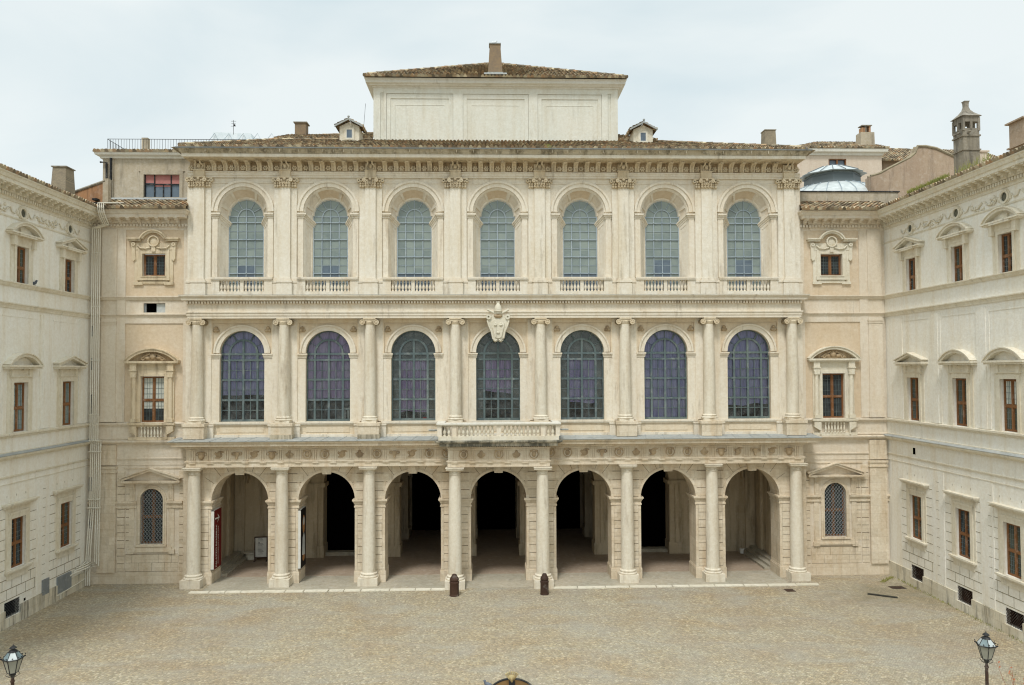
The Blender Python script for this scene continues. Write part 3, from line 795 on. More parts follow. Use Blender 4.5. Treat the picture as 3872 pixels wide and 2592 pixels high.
# ---- upper floor with splayed perspective niches
RU, ZU = 1.64, 24.33; RB, ZB = 1.155, 24.15; DEP = .75
m = MB(); m.mat('facade_plaster')
for c in BAY: m.arch_cell(c-2.8, c+2.8, 18.7, 27.0, c, RU, ZU, 18.98, 0, .02)
for s in (-1, 1): m.box(min(s*19.6, s*W), max(s*19.6, s*W), -.8, .0, 18.7, 27.0)
for c in BAY:
    n = 28
    fr = [(c-RU, -.02, 18.98)]+[(c-RU*cos(pi*k/n), -.02, ZU+RU*sin(pi*k/n)) for k in range(n+1)]+[(c+RU, -.02, 18.98)]
    bk = [(c-RB, -DEP, 18.98)]+[(c-RB*cos(pi*k/n), -DEP, ZB+RB*sin(pi*k/n)) for k in range(n+1)]+[(c+RB, -DEP, 18.98)]
    m.mat('facade_plaster'); m.loft(fr[:2], bk[:2]); m.loft(fr[-2:], bk[-2:])
    m.mat('return_plaster'); m.loft(fr[1:11], bk[1:11]); m.loft(fr[19:-1], bk[19:-1]); m.mat('peach_plaster'); m.loft(fr[10:20], bk[10:20])
    m.mat('facade_plaster'); m.face([(c-RU, -.02, 18.98), (c+RU, -.02, 18.98), (c+RB, -DEP, 18.98), (c-RB, -DEP, 18.98)])
    # ribs across the splayed vault and bands at both ends of it
    def pt(a, t, off=0):
        A = radians(a); x = (1-t)*RU*cos(A)+t*RB*cos(A); z = (1-t)*(ZU+RU*sin(A))+t*(ZB+RB*sin(A))
        return (c+x-off*cos(A), -.02-(DEP-.02)*t, z-off*sin(A))
    m.mat('facade_plaster')
    def band(a0, a1, t0, t1, n, off=.075):
        for k in range(n):
            b0 = a0+(a1-a0)*k/n; b1 = a0+(a1-a0)*(k+1)/n
            m.hexa([pt(b0, t0), pt(b1, t0), pt(b1, t1), pt(b0, t1), pt(b0, t0, off), pt(b1, t0, off), pt(b1, t1, off), pt(b0, t1, off)])
    band(0, 180, 0, .14, 24); band(0, 180, .84, 1, 24)
    for a in (57, 123): band(a-3.2, a+3.2, .14, .84, 1)
    for a in (20, 160): band(a-6 if a < 90 else a-2, a+2 if a < 90 else a+6, .14, .84, 1)
    # jamb panels and sloping imposts
    for s in (-1, 1):
        def jp(t, z, off=0): return (c+s*((1-t)*RU+t*RB)-s*off, -.02-(DEP-.02)*t, z)
        zt = lambda t: 24.2-.5*t
        for (za, zb2, off) in ((-.32, -.2, .07), (-.2, -.1, .13), (-.1, 0, .2)):
            m.hexa([jp(0, zt(0)+za), jp(1, zt(1)+za), jp(1, zt(1)+za, off), jp(0, zt(0)+za, off), jp(0, zt(0)+zb2), jp(1, zt(1)+zb2), jp(1, zt(1)+zb2, off), jp(0, zt(0)+zb2, off)])
            lo, hi = sorted((c+s*(RU-off), c+s*2.02)); m.box(lo, hi, -.02, off+.02, zt(0)+za, zt(0)+zb2)
        for t0, t1 in ((0, .2), (.8, 1)):
            m.hexa([jp(t0, 19.0), jp(t1, 19.0), jp(t1, 19.0, .03), jp(t0, 19.0, .03), jp(t0, zt(t0)-.3), jp(t1, zt(t1)-.3), jp(t1, zt(t1)-.3, .03), jp(t0, zt(t0)-.3, .03)])
        m.hexa([jp(.2, zt(.2)-.55), jp(.8, zt(.8)-.55), jp(.8, zt(.8)-.55, .03), jp(.2, zt(.2)-.55, .03), jp(.2, zt(.2)-.3), jp(.8, zt(.8)-.3), jp(.8, zt(.8)-.3, .03), jp(.2, zt(.2)-.3, .03)])
    m.ring(c, ZU, RU, RU+.26, 0, .1); m.ring(c, ZU, RU+.26, RU+.4, 0, .17)
    for s in (-1, 1):
        lo, hi = sorted((c+s*RU, c+s*1.98)); m.box(lo, hi, 0, .06, 18.98, 23.9)
    m.box(c-2.05, c-1.0, 0, .035, 26.2, 26.28); m.box(c+1.0, c+2.05, 0, .035, 26.2, 26.28)
    m.box(c-2.12, c-2.04, 0, .035, 24.3, 26.28); m.box(c+2.04, c+2.12, 0, .035, 24.3, 26.28)
m.build('upper_floor_wall', None, rootP)
# pilasters
m = MB()
m.box(-.74, .74, 0, .12, 19.6, 25.85); m.box(-.345, .345, .12, .28, 19.6, 25.85)
pil = m.build('pilaster', 'pale_stone', None)
m = MB()
for w, w2, z0, z1, q in ((.86, .5, 18.74, 19.5, .06), (.82, .44, 19.5, 19.58, .03), (.88, .52, 19.58, 19.7, .08), (.82, .44, 19.7, 19.78, .03), (.79, .4, 19.78, 19.86, .02)):
    m.box(-w, w, 0, .14+q, z0, z1); m.box(-w2, w2, .14+q, .34+q, z0, z1)
m.build('pilaster_base', 'facade_plaster', pil)
m = MB(); rnd = random.Random(3)
m.box(-.72, .72, 0, .14, 25.85, 26.5); m.box(-.34, .34, .14, .3, 25.85, 26.5)
for row, (z, n_, r) in enumerate(((25.98, 4, .085), (26.16, 5, .085))):
    for k in range(n_):
        x = -.3+.6*k/(n_-1); m.ball(x, .36, z, r, .07, r*1.15); m.ball(x, .42, z+.07, r*.6, .05, r*.4)
    for s in (-1, 1):
        for x in (.48, .66): m.ball(s*x, .2, z, r, .07, r*1.1)
for s in (-1, 1):
    m.ring(s*.4, 26.36, .04, .13, .1, .46, 0, 2*pi, 12); m.ring(s*.78, 26.36, .04, .12, .02, .28, 0, 2*pi, 12)
    m.ball(s*.4, .46, 26.36, .05); m.ball(s*.2, .44, 26.3, .07); m.ball(s*.6, .28, 26.3, .07)
m.ball(0, .44, 26.42, .1, .06, .1)
m.box(-.46, .46, 0, .44, 26.48, 26.56); m.box(-.86, .86, 0, .26, 26.47, 26.55)
m.build('capital', 'carved_stone', pil, smooth=50)
PL = Proto(pil)
for x in AX: PL.put(rootP, (x, 0, 0))
# window balustrades
m = MB(); m.box(-1.98, 1.98, -.12, .3, 19.74, 19.82); m.box(-2.0, 2.0, -.14, .34, 19.82, 19.94)
m.box(-2.0, 2.0, -.1, .26, 18.72, 19.0)
for s in (-1, 1): m.box(min(s*1.46, s*1.98), max(s*1.46, s*1.98), -.1, .24, 19.0, 19.74)
m.box(-.11, .11, -.05, .2, 19.0, 19.74)
bal = m.build('balustrade', 'facade_plaster', None)
B2 = baluster(.74, .1, mat='facade_plaster')
for s in (-1, 1):
    for k in range(6): B2.put(bal, (s*(.24+.222*k), -.07, 19.0))
PBal = Proto(bal)
for c in BAY: PBal.put(rootP, (c, 0, 0))

# top entablature
p3 = [(-20.3, -1), (-20.3, .12), (20.3, .12), (20.3, -1)]
p4 = [(-19.25, -1), (-19.25, .12), (19.25, .12), (19.25, -1)]
m = MB(); m.sweep(p3, [(-.5, 26.56), (0, 26.56), (0, 26.68), (.04, 26.7), (.04, 26.84), (.08, 26.87), (.08, 26.95), (-.5, 26.97)])
m.build('architrave', 'facade_plaster', rootP)
m = MB(); m.sweep(p3, [(-.5, 26.965), (-.04, 26.966), (-.04, 27.628), (-.5, 27.629)]); m.build('frieze', 'relief_stone', rootP)
m = MB(); m.mat('pale_stone'); m.mat('carved_stone'); m.sweep(p4, [(-.5, 27.6), (1.05, 27.605), (1.06, 27.629), (-.5, 27.63)]); m.mat('pale_stone'); m.sweep(p4, [(-.5, 27.63), (1.1, 27.63), (1.12, 27.66), (1.12, 27.84), (-.5, 27.845)])
m.mat('weathered_stone'); m.sweep(p4, [(-.5, 27.844), (1.15, 27.85), (1.18, 27.9), (1.28, 28.02), (1.36, 28.07), (1.36, 28.13), (-.5, 28.15)])
x = -20
while x < 20: m.box(x, x+.03, 1.3, 1.5, 27.9, 28.1); x += random.uniform(.5, 1.6)
ccorn = m.build('cornice', None, rootP)
m = MB(); m.sweep(p4, [(1.30, 28.135), (1.42, 28.12), (1.44, 28.19), (1.30, 28.2)]); m.build('gutter', 'grey_metal', ccorn)
# console
m = MB()
pts = [(.0, 27.0), (.12, 27.0), (.16, 27.08), (.14, 27.2), (.2, 27.34), (.4, 27.46), (.62, 27.5), (.62, 27.6), (0, 27.6)]
for u0, u1, q in ((-.15, -.05, .0), (.05, .15, .0), (-.05, .05, -.05)):
    A = [(u0, max(0, d+q), z) for d, z in pts]; Bq = [(u1, max(0, d+q), z) for d, z in pts]
    m.f.append([m.P(*p) for p in A]); m.fm.append(0); m.f.append([m.P(*p) for p in Bq]); m.fm.append(0); m.loft(A+[A[0]], Bq+[Bq[0]])
m.box(-.2, .2, .0, .68, 27.56, 27.625); m.ball(0, .62, 27.5, .14, .1, .06); m.box(-.13, .13, 0, .14, 26.98, 27.02)
PCn = Proto(m.build('console', 'carved_stone', rootP))
m = MB(); m.ring(0, 0, .07, .12, 0, .05, 0, 2*pi, 12); m.ball(0, .04, 0, .05)
for k in range(6): m.ball(.13*cos(k*pi/3), .02, .13*sin(k*pi/3), .065, .05, .065)
PRo = Proto(m.build('rosette', 'carved_stone', rootP, smooth=60))
m = MB(); m.box(-.36, .36, 0, .2, 26.56, 27.05); m.box(-.4, .4, 0, .24, 26.98, 27.04)
m.ball(0, .22, 27.3, .12, .1, .17); m.ball(0, .32, 27.27, .04, .05, .05)
for s in (-1, 1):
    m.ball(s*.05, .3, 27.35, .035); m.tube([(s*.2, .18, 27.06), (s*.24, .2, 27.3), (s*.14, .4, 27.45), (s*.16, .6, 27.58)], .06, 6); m.ball(s*.13, .22, 27.42, .07)
m.box(-.36, .36, 0, .1, 27.04, 27.5); m.box(-.3, .3, .05, .62, 27.57, 27.625)
PMk = Proto(m.build('mask', 'carved_stone', rootP, smooth=50))
for i, x in enumerate(AX):
    PMk.put(rootP, (x, -.12, 0))
    if i < 7:
        for k in range(7): PRo.put(rootP, (x+.58+.74*k, -.1, 27.2))
        for k in range(6): PCn.put(rootP, (x+.95+.74*k, -.08, 0))
for s in (-1, 1): PRo.put(rootP, (s*20.2, -.1, 27.2))

# ---- windows
def arch_glass(m, r, zs, zb, d, n=24):
    m.face([(-r, d, zb), (r, d, zb)]+[(r*cos(pi*k/n), d, zs+r*sin(pi*k/n)) for k in range(n+1)])
def upper_window():
    m = MB(); r = RB; zs = ZB; zb = 18.98; t = .028; dd = .05
    m.ring(0, zs, r-.05, r+.01, -dd, dd); 
    for s in (-1, 1): m.box(min(s*(r-.05), s*r), max(s*(r-.05), s*r), -dd, dd, zb, zs)
    m.ring(0, zs-.05, .5, .56, -.03, dd, n=16)
    for a in (30, 60, 90, 120, 150):
        A = radians(a); r0 = .56 if a != 90 else 0.0
        m.tube([(r0*cos(A), .02, zs+r0*sin(A)), ((r-.03)*cos(A), .02, zs+(r-.03)*sin(A))], t, 6)
    for x in (-.575, 0, .575): m.box(x-t, x+t, -.03, dd, zb, zs+(.0 if x == 0 else -.0))
    for k, z in enumerate((24.12, 23.72, 23.14, 22.58, 22.0, 21.42, 20.85, 20.3, 19.7)):
        tt = t if k % 2 else t*.45
        if k == 0: tt = t
        m.box(-r+.03, r-.03, -.02, dd+.01 if k % 2 else .02, z-tt, z+tt)
        if k % 2:
            for x in (-.575, 0, .575): m.ball(x, .07, z, .05)
    o = m.build('arched_window', 'lead_bar', None)
    m = MB(); arch_glass(m, r, zs, zb, -.01); m.build('window_pane', 'frosted_pane', o)
    return Proto(o)
UW = upper_window()
clear = [(-.575, .575, 18.99, 20.8), (-.575, .575, 18.99, 20.8), (-1.13, 1.13, 18.99, 20.3), (-1.13, 1.13, 18.99, 20.25), (-1.13, 1.13, 18.99, 20.25), (-.575, .575, 18.99, 21.2), (-.575, .575, 18.99, 21.2)]
UWS = [UW.put(rootP, (c, DEP, 0)) for c in BAY]
for i, c in enumerate(BAY):
    o = UWS[i]
    a, b, z0, z1 = clear[i]
    m = MB(); m.box(a, b, -.006, .004, z0, z1); m.build('clear_pane', 'blue_pane', o)
# the tall glazed doors of the first floor
def mid_window():
    m = MB(); r = RM; zs = ZM; zb = ZMB
    B_ = lambda u0, u1, z0, z1, d=.05: m.box(u0, u1, -.05, d, z0, z1)
    m.ring(0, zs, r-.07, r+.01, -.05, .05)
    for s in (-1, 1): B_(min(s*(r-.07), s*r), max(s*(r-.07), s*r), zb, zs)
    m.ring(0, zs-.04, .84, .97, -.05, .055, n=20)
    for a, w in ((28, .02), (60, .05), (90, .02), (120, .05), (152, .02)):
        A = radians(a); m.tube([(.95*cos(A), 0, zs+.95*sin(A)), ((r-.04)*cos(A), 0, zs+(r-.04)*sin(A))], w, 6)
    B_(-.065, .065, zb, zs+.86, .06)
    for s in (-1, 1): B_(s*.92-.065, s*.92+.065, zb, zs, .058)
    for z, w in ((zs-.07, .07), (14.5, .06), (13.2, .06), (11.87, .06), (zb+.06, .08)): B_(-r+.03, r-.03, z-w, z+w, .052)
    for z in (13.82, 12.54, 11.2): B_(-r+.03, r-.03, z-.018, z+.018, .02)
    for s in (-1, 1): B_(s*.46-.018, s*.46+.018, zb, 14.5, .022)
    o = m.build('arched_window', 'window_bar', None)
    m = MB(); arch_glass(m, r, zs, zb, -.02); m.build('window_pane', 'glass', o)
    return Proto(o)
MW = mid_window()
curt = [('curtain_blue', 1.4, 16.4, 12.2), ('curtain_mauve', 1.4, 16.4, 11.95), ('curtain_mauve', .9, 14.5, 11.0), ('curtain_mauve', .9, 14.5, 12.3), ('curtain_purple', .9, 14.5, 11.62), ('curtain_blue', 1.4, 16.4, 10.5), ('curtain_blue', 1.4, 16.4, 11.4)]
MWS = [MW.put(rootP, (c, .3, 0)) for c in BAY]
for i, c in enumerate(BAY):
    o = MWS[i]
    mt, w, zt, zb = curt[i]; m = MB(); n = 36; rnd = random.Random(i+5)
    top = []; bot = []
    for k in range(n+1):
        x = -w+2*w*k/n; d = -.12+.035*sin(k*1.9+i)+.02*sin(k*.7)
        zz = zt if zt < 15 else min(zt, ZM+sqrt(max(0, (RM-.03)**2-x*x)))
        sag = .12*sin(x*2.2+i)+.06*sin(x*5+i*2)
        if i in (0, 1): sag *= .3
        top.append((x, d, zz)); bot.append((x, d, zb+sag*(.6 if zb > 10.6 else 0)))
    m.loft(top, bot); m.build('curtain', mt, o)
    if zt < 15:
        m = MB()
        arch_glass(m, RM-.02, ZM, 14.5, -.16)
        for s in (-1, 1): m.face([(s*.94, -.16, 10.5), (s*1.43, -.16, 10.5), (s*1.43, -.16, 14.5), (s*.94, -.16, 14.5)])
        m.build('inner_shutter', 'murky_pane', o)
# dark rooms behind
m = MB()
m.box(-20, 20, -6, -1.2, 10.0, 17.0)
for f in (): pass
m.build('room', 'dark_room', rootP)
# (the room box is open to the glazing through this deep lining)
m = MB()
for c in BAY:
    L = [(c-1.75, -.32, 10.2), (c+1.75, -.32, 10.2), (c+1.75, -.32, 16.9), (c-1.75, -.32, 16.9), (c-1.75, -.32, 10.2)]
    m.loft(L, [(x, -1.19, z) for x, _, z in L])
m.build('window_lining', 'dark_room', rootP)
# objects glimpsed in the lower panes
m = MB(); m.box(BAY[1]+.98, BAY[1]+1.06, -.55, -.45, 10.6, 11.3); m.box(BAY[1]+1.2, BAY[1]+1.3, -.55, -.45, 10.6, 11.25); m.box(BAY[1]+.9, BAY[1]+1.35, -.6, -.5, 11.2, 11.32)
m.build('museum_display', 'poster_pale', rootP)
m = MB(); m.box(BAY[2]+.62, BAY[2]+.84, -.3, -.28, 10.53, 10.66); m.build('red_sign', 'banner_red', rootP)

# ---- roof of the main block
zE = 28.2
tile_roof('tiled_roof', (-20.5, -1.5, zE), (20.5, -1.5, zE), (12.2, 6.0, 30.85), (-16.3, 6.0, 30.85), rootP)
rf = tile_roof('tiled_roof', (-9.6, 6.02, 31.03), (-16.3, 6.02, 31.03), (-16.3, 6.9, 31.35), (-9.6, 6.9, 31.35), rootP) if False else None
tile_roof('tiled_roof', (-16.6, 6.2, 31.05), (-9.2, 6.2, 31.1), (-9.2, 10.2, 32.7), (-16.3, 8.6, 31.9), rootP)
tile_roof('tiled_roof', (9.1, 6.2, 31.1), (12.2, 6.2, 31.1), (9.7, 9.4, 32.4), (9.1, 9.4, 32.4), rootP)
ridge_tiles('ridge_tiles', (-20.45, -1.45, 28.33), (-16.3, 6.0, 30.92), rootP)
ridge_tiles('ridge_tiles', (20.45, -1.45, 28.33), (12.2, 6.0, 30.92), rootP)
ridge_tiles('ridge_tiles', (-16.3, 6.1, 30.95), (-9.3, 6.1, 31.0), rootP, .1)
ridge_tiles('ridge_tiles', (-16.4, 8.6, 31.93), (-9.2, 10.2, 32.75), rootP)
m = MB()
m.face([(-20.95, 1.5, 28.16), (-16.3, -6, 31.0), (-16.3, -20, 31.0), (-20.95, -20, 28.16)])
m.face([(20.95, 1.5, 28.16), (12.2, -6, 31.0), (12.2, -20, 31.0), (20.95, -20, 28.16)])
m.face([(-16.3, -6, 31.0), (12.2, -6, 31.0), (12.2, -20, 31.0), (-16.3, -20, 31.0)])
m.build('rear_roof', 'grey_plaster', rootP)
m = MB(); m.box(-W, W, -20, -1.6, 18.7, 28.1); m.build('side_wall', 'mauve_plaster', rootP)

# ---- belvedere storey
m = MB(); m.mat('tower_plaster')
Xa = 9.1; Ya = -5.8
m.box(-Xa, Xa, Ya-18, Ya, 30, 35.2)
m.box(-Xa-.03, Xa+.03, Ya-18, Ya+.05, 34.42, 35.1)
for a, b in ((-9.1, -8.6), (8.6, 9.1)): m.box(a, b, Ya, Ya+.07, 30, 34.42)
edges = [(-8.15, -3.2), (-2.48, 2.42), (3.1, 7.9)]
prev = -8.6
for a, b in edges:
    m.box(prev+.25, a, Ya, Ya+.1, 30, 34.4) if prev == -8.6 else m.box(prev, a, Ya, Ya+.1, 30, 34.4)
    prev = b
m.box(prev, 8.35, Ya, Ya+.1, 30, 34.4)
m.box(-8.35, 8.35, Ya, Ya+.1, 34.36, 34.44)
for a, b in edges:
    m.box(a+.3, b-.3, Ya, Ya+.05, 34.0, 34.03)
    for (q0, q1) in ((a+.02, a+.3), (b-.3, b-.02)): m.box(q0, q1, Ya, Ya+.05, 30, 34.03)
    m.box(a+.02, b-.02, Ya, Ya+.05, 34.03, 34.34)
    m.box(a+.62, a+.66, Ya, Ya+.018, 30, 33.5); m.box(b-.66, b-.62, Ya, Ya+.018, 30, 33.5); m.box(a+.62, b-.62, Ya, Ya+.018, 33.5, 33.54)
m.build('belvedere_storey', None, rootP)
m = MB(); pa = [(-Xa, Ya-18), (-Xa, Ya), (Xa, Ya), (Xa, Ya-18)]
m.sweep(pa, [(0, 34.78), (.1, 34.78), (.14, 34.86), (.3, 34.9), (.34, 34.96), (.46, 35.0), (.52, 35.03), (.54, 35.2), (.58, 35.24), (.62, 35.34), (0, 35.35)])
m.build('belvedere_cornice', 'white_trim', rootP)
ez = 35.38; ex = Xa+.6; ef = 5.8-.85; er = 5.8+18.9
pk = (-.1, 14.8, 40.25)
tile_roof('belvedere_roof', (-ex, ef, ez), (ex, ef, ez), (pk[0]+.01, pk[1], pk[2]), (pk[0]-.01, pk[1], pk[2]), rootP, pitch=.26, row=.4)
m = MB()
m.face([(-ex, -ef, ez), (pk[0], -pk[1], pk[2]-.03), (-ex, -er, ez)]); m.face([(ex, -ef, ez), (pk[0], -pk[1], pk[2]-.03), (ex, -er, ez)]); m.face([(-ex, -er, ez), (ex, -er, ez), (pk[0], -pk[1], pk[2]-.03)])
m.build('belvedere_rear_roof', 'grey_plaster', rootP)
ridge_tiles('ridge_tiles', (-ex, ef, ez+.06), (pk[0], pk[1], pk[2]+.08), rootP, .14)
ridge_tiles('ridge_tiles', (ex, ef, ez+.06), (pk[0], pk[1], pk[2]+.08), rootP, .14)
m = MB(); m.hexa([(-.62, -5.35, 35.5), (.5, -5.35, 35.5), (.5, -6.4, 35.5), (-.62, -6.4, 35.5), (-.46, -5.5, 38.05), (.32, -5.5, 38.05), (.32, -6.25, 38.05), (-.46, -6.25, 38.05)])
ch = m.build('chimney', 'chimney_brick', rootP)
m = MB(); m.box(-.52, .36, -6.3, -5.42, 38.05, 38.1); m.build('chimney_cap', 'lead', ch)
m = MB(); m.box(-.64, .52, -5.5, -5.3, 35.6, 35.86); m.hexa([(-.9, -5.05, 35.6), (.8, -5.05, 35.6), (.8, -5.4, 35.72), (-.9, -5.4, 35.72), (-.9, -5.05, 35.66), (.8, -5.05, 35.66), (.8, -5.4, 35.85), (-.9, -5.4, 35.85)]); m.build('lead_apron', 'lead', ch)
# small chimneys on the main roof
m = MB(); m.box(-15.6, -14.75, -9.4, -8.6, 31.3, 33.05); c1 = m.build('chimney', 'chimney_brick', rootP)
m = MB(); m.box(-15.7, -14.65, -9.5, -8.5, 33.05, 33.12); m.build('chimney_cap', 'chimney_stone', c1)
m = MB(); m.hexa([(20.1, -5.6, 28), (21.15, -5.6, 28), (21.15, -6.6, 28), (20.1, -6.6, 28), (20.22, -5.7, 31.75), (21.02, -5.7, 31.75), (21.02, -6.5, 31.75), (20.22, -6.5, 31.75)]); c2 = m.build('chimney', 'pale_brick', rootP)
m = MB(); m.box(20.18, 21.07, -6.55, -5.66, 31.75, 31.8); m.build('chimney_cap', 'chimney_stone', c2)
# dormers
def dormer():
    m = MB(); m.box(-.7, .7, -1.6, 0, -1.0, 1.12); m.prism([(-.7, 1.12), (.7, 1.12), (0, 1.45)], -1.6, 0)
    m.box(-.42, .42, 0, .05, .2, 1.0) if False else None
    for a, b, c, e in ((-.36, -.24, .22, .94), (.24, .36, .22, .94), (-.36, .36, .94, 1.02), (-.36, .36, .14, .22)): m.box(a, b, 0, .05, c, e)
    o = m.build('dormer', 'wing_stone', None)
    m = MB(); m.box(-.24, .24, .0, .02, .22, .94); m.build('dormer_pane', 'blue_pane', o)
    m = MB()
    for a, b, c, e in ((-.24, -.19, .22, .94), (.19, .24, .22, .94), (-.24, .24, .88, .94), (-.24, .24, .22, .28)): m.box(a, b, .02, .05, c, e)
    m.build('dormer_frame', 'white_trim', o)
    tile_roof('dormer_roof', (-.98, 1.7, 1.05), (-.98, -.32, 1.05), (0, -.32, 1.55), (0, 1.7, 1.55), o, pitch=.24, row=.3)
    tile_roof('dormer_roof', (.98, -.32, 1.05), (.98, 1.7, 1.05), (0, 1.7, 1.55), (0, -.32, 1.55), o, pitch=.24, row=.3)
    m = MB()
    for s in (-1, 1): m.hexa([(s*1.0, .36, .98), (0, .36, 1.5), (0, .3, 1.5), (s*1.0, .3, .98), (s*1.0, .36, 1.1), (0, .36, 1.62), (0, .3, 1.62), (s*1.0, .3, 1.1)])
    m.ball(0, .34, 1.72, .09); m.build('bargeboard', 'lead', o)
    return Proto(o)
DM = dormer()
DM.put(rootP, (-10.56, 4.0, 30.2)); DM.put(rootP, (10.62, 3.9, 30.05))
m = MB(); m.tube([(-9.6, -5.2, 33.4), (-9.75, -5.1, 31.2)], .012, 4); m.build('cable', 'dark_iron', rootP)

# ================================================================== RETURN BAYS (part of the palace)
def wood_casement(w, z0, z1, transom=True, pane='dark_pane', curtain=None, cols_=3, rows_=4, name='wooden_window'):
    """timber window: frame, two leaves, transom, leaded lights; centred on u=0, front at d=0"""
    m = MB(); h = w/2; f = .065
    def fr(a, b, c, e, d=.03): m.box(a, b, -.05, d, c, e)
    fr(-h, -h+f, z0, z1); fr(h-f, h, z0, z1); fr(-h+f, h-f, z1-f, z1); fr(-h+f, h-f, z0, z0+f)
    fr(-.05, .05, z0+f, z1-f, .035)
    zz = [(z0+f, z1-f)]
    if transom:
        zt = z0+(z1-z0)*.48; fr(-h+f, h-f, zt-.055, zt+.055, .04); zz = [(z0+f, zt-.06), (zt+.06, z1-f)]
    for a, b in zz:
        for s in (-1, 1):
            lo, hi = sorted((s*.06, s*(h-f)))
            fr(lo, lo+.035, a, b, .012); fr(hi-.035, hi, a, b, .012); fr(lo, hi, a, a+.035, .012); fr(lo, hi, b-.035, b, .012)
    o = m.build(name, 'wood_frame', None)
    m = MB(); m.mat(pane); m.face([(-h, -.03, z0), (h, -.03, z0), (h, -.03, z1), (-h, -.03, z1)])
    if curtain: m.mat('curtain_white'); m.face([(-h, -.027, curtain), (h, -.027, curtain), (h, -.027, z1), (-h, -.027, z1)])
    m.build('window_pane', None, o)
    m = MB(); t = .006
    for s in (-1, 1):
        lo, hi = sorted((s*.11, s*(h-f-.05)))
        for k in range(1, cols_): x = lo+(hi-lo)*k/cols_; m.box(x-t, x+t, -.027, -.01, z0+f, z1-f)
    for a, b in zz:
        n_ = rows_ if not transom else rows_
        for k in range(1, n_): z = a+(b-a)*k/n_; m.box(-h+f, h-f, -.026, -.008, z-t, z+t)
    m.build('leading', 'window_bar', o)
    return o
def arc_pts(uc, r, zc, a0, a1, n): return [(uc+r*cos(radians(a0+(a1-a0)*k/n)), zc+r*sin(radians(a0+(a1-a0)*k/n))) for k in range(n+1)]
def seg_ped(m, w, z0, rise, th, d0, d1):
    """segmental pediment outline, half width w"""
    R = (w*w+rise*rise)/(2*rise); zc = z0+rise-R; a = math.degrees(math.asin(w/R))
    m.ring(0, zc, R-th, R, d0, d1, radians(90-a), radians(90+a), 18)
    m.ring(0, zc, R, R+.06, d0, d1+.07, radians(90-a), radians(90+a), 18)
def tri_ped(m, w, z0, rise, th, d0, d1):
    for s in (-1, 1):
        m.hexa([(s*w, d0, z0), (0, d0, z0+rise-th), (0, d1, z0+rise-th), (s*w, d1, z0), (s*w, d0, z0+th), (0, d0, z0+rise), (0, d1, z0+rise), (s*w, d1, z0+th)])
        m.hexa([(s*(w+.1), d0, z0+th), (0, d0, z0+rise), (0, d1+.07, z0+rise), (s*(w+.1), d1+.07, z0+th), (s*(w+.1), d0, z0+th+.06), (0, d0, z0+rise+.06), (0, d1+.07, z0+rise+.06), (s*(w+.1), d1+.07, z0+th+.06)])

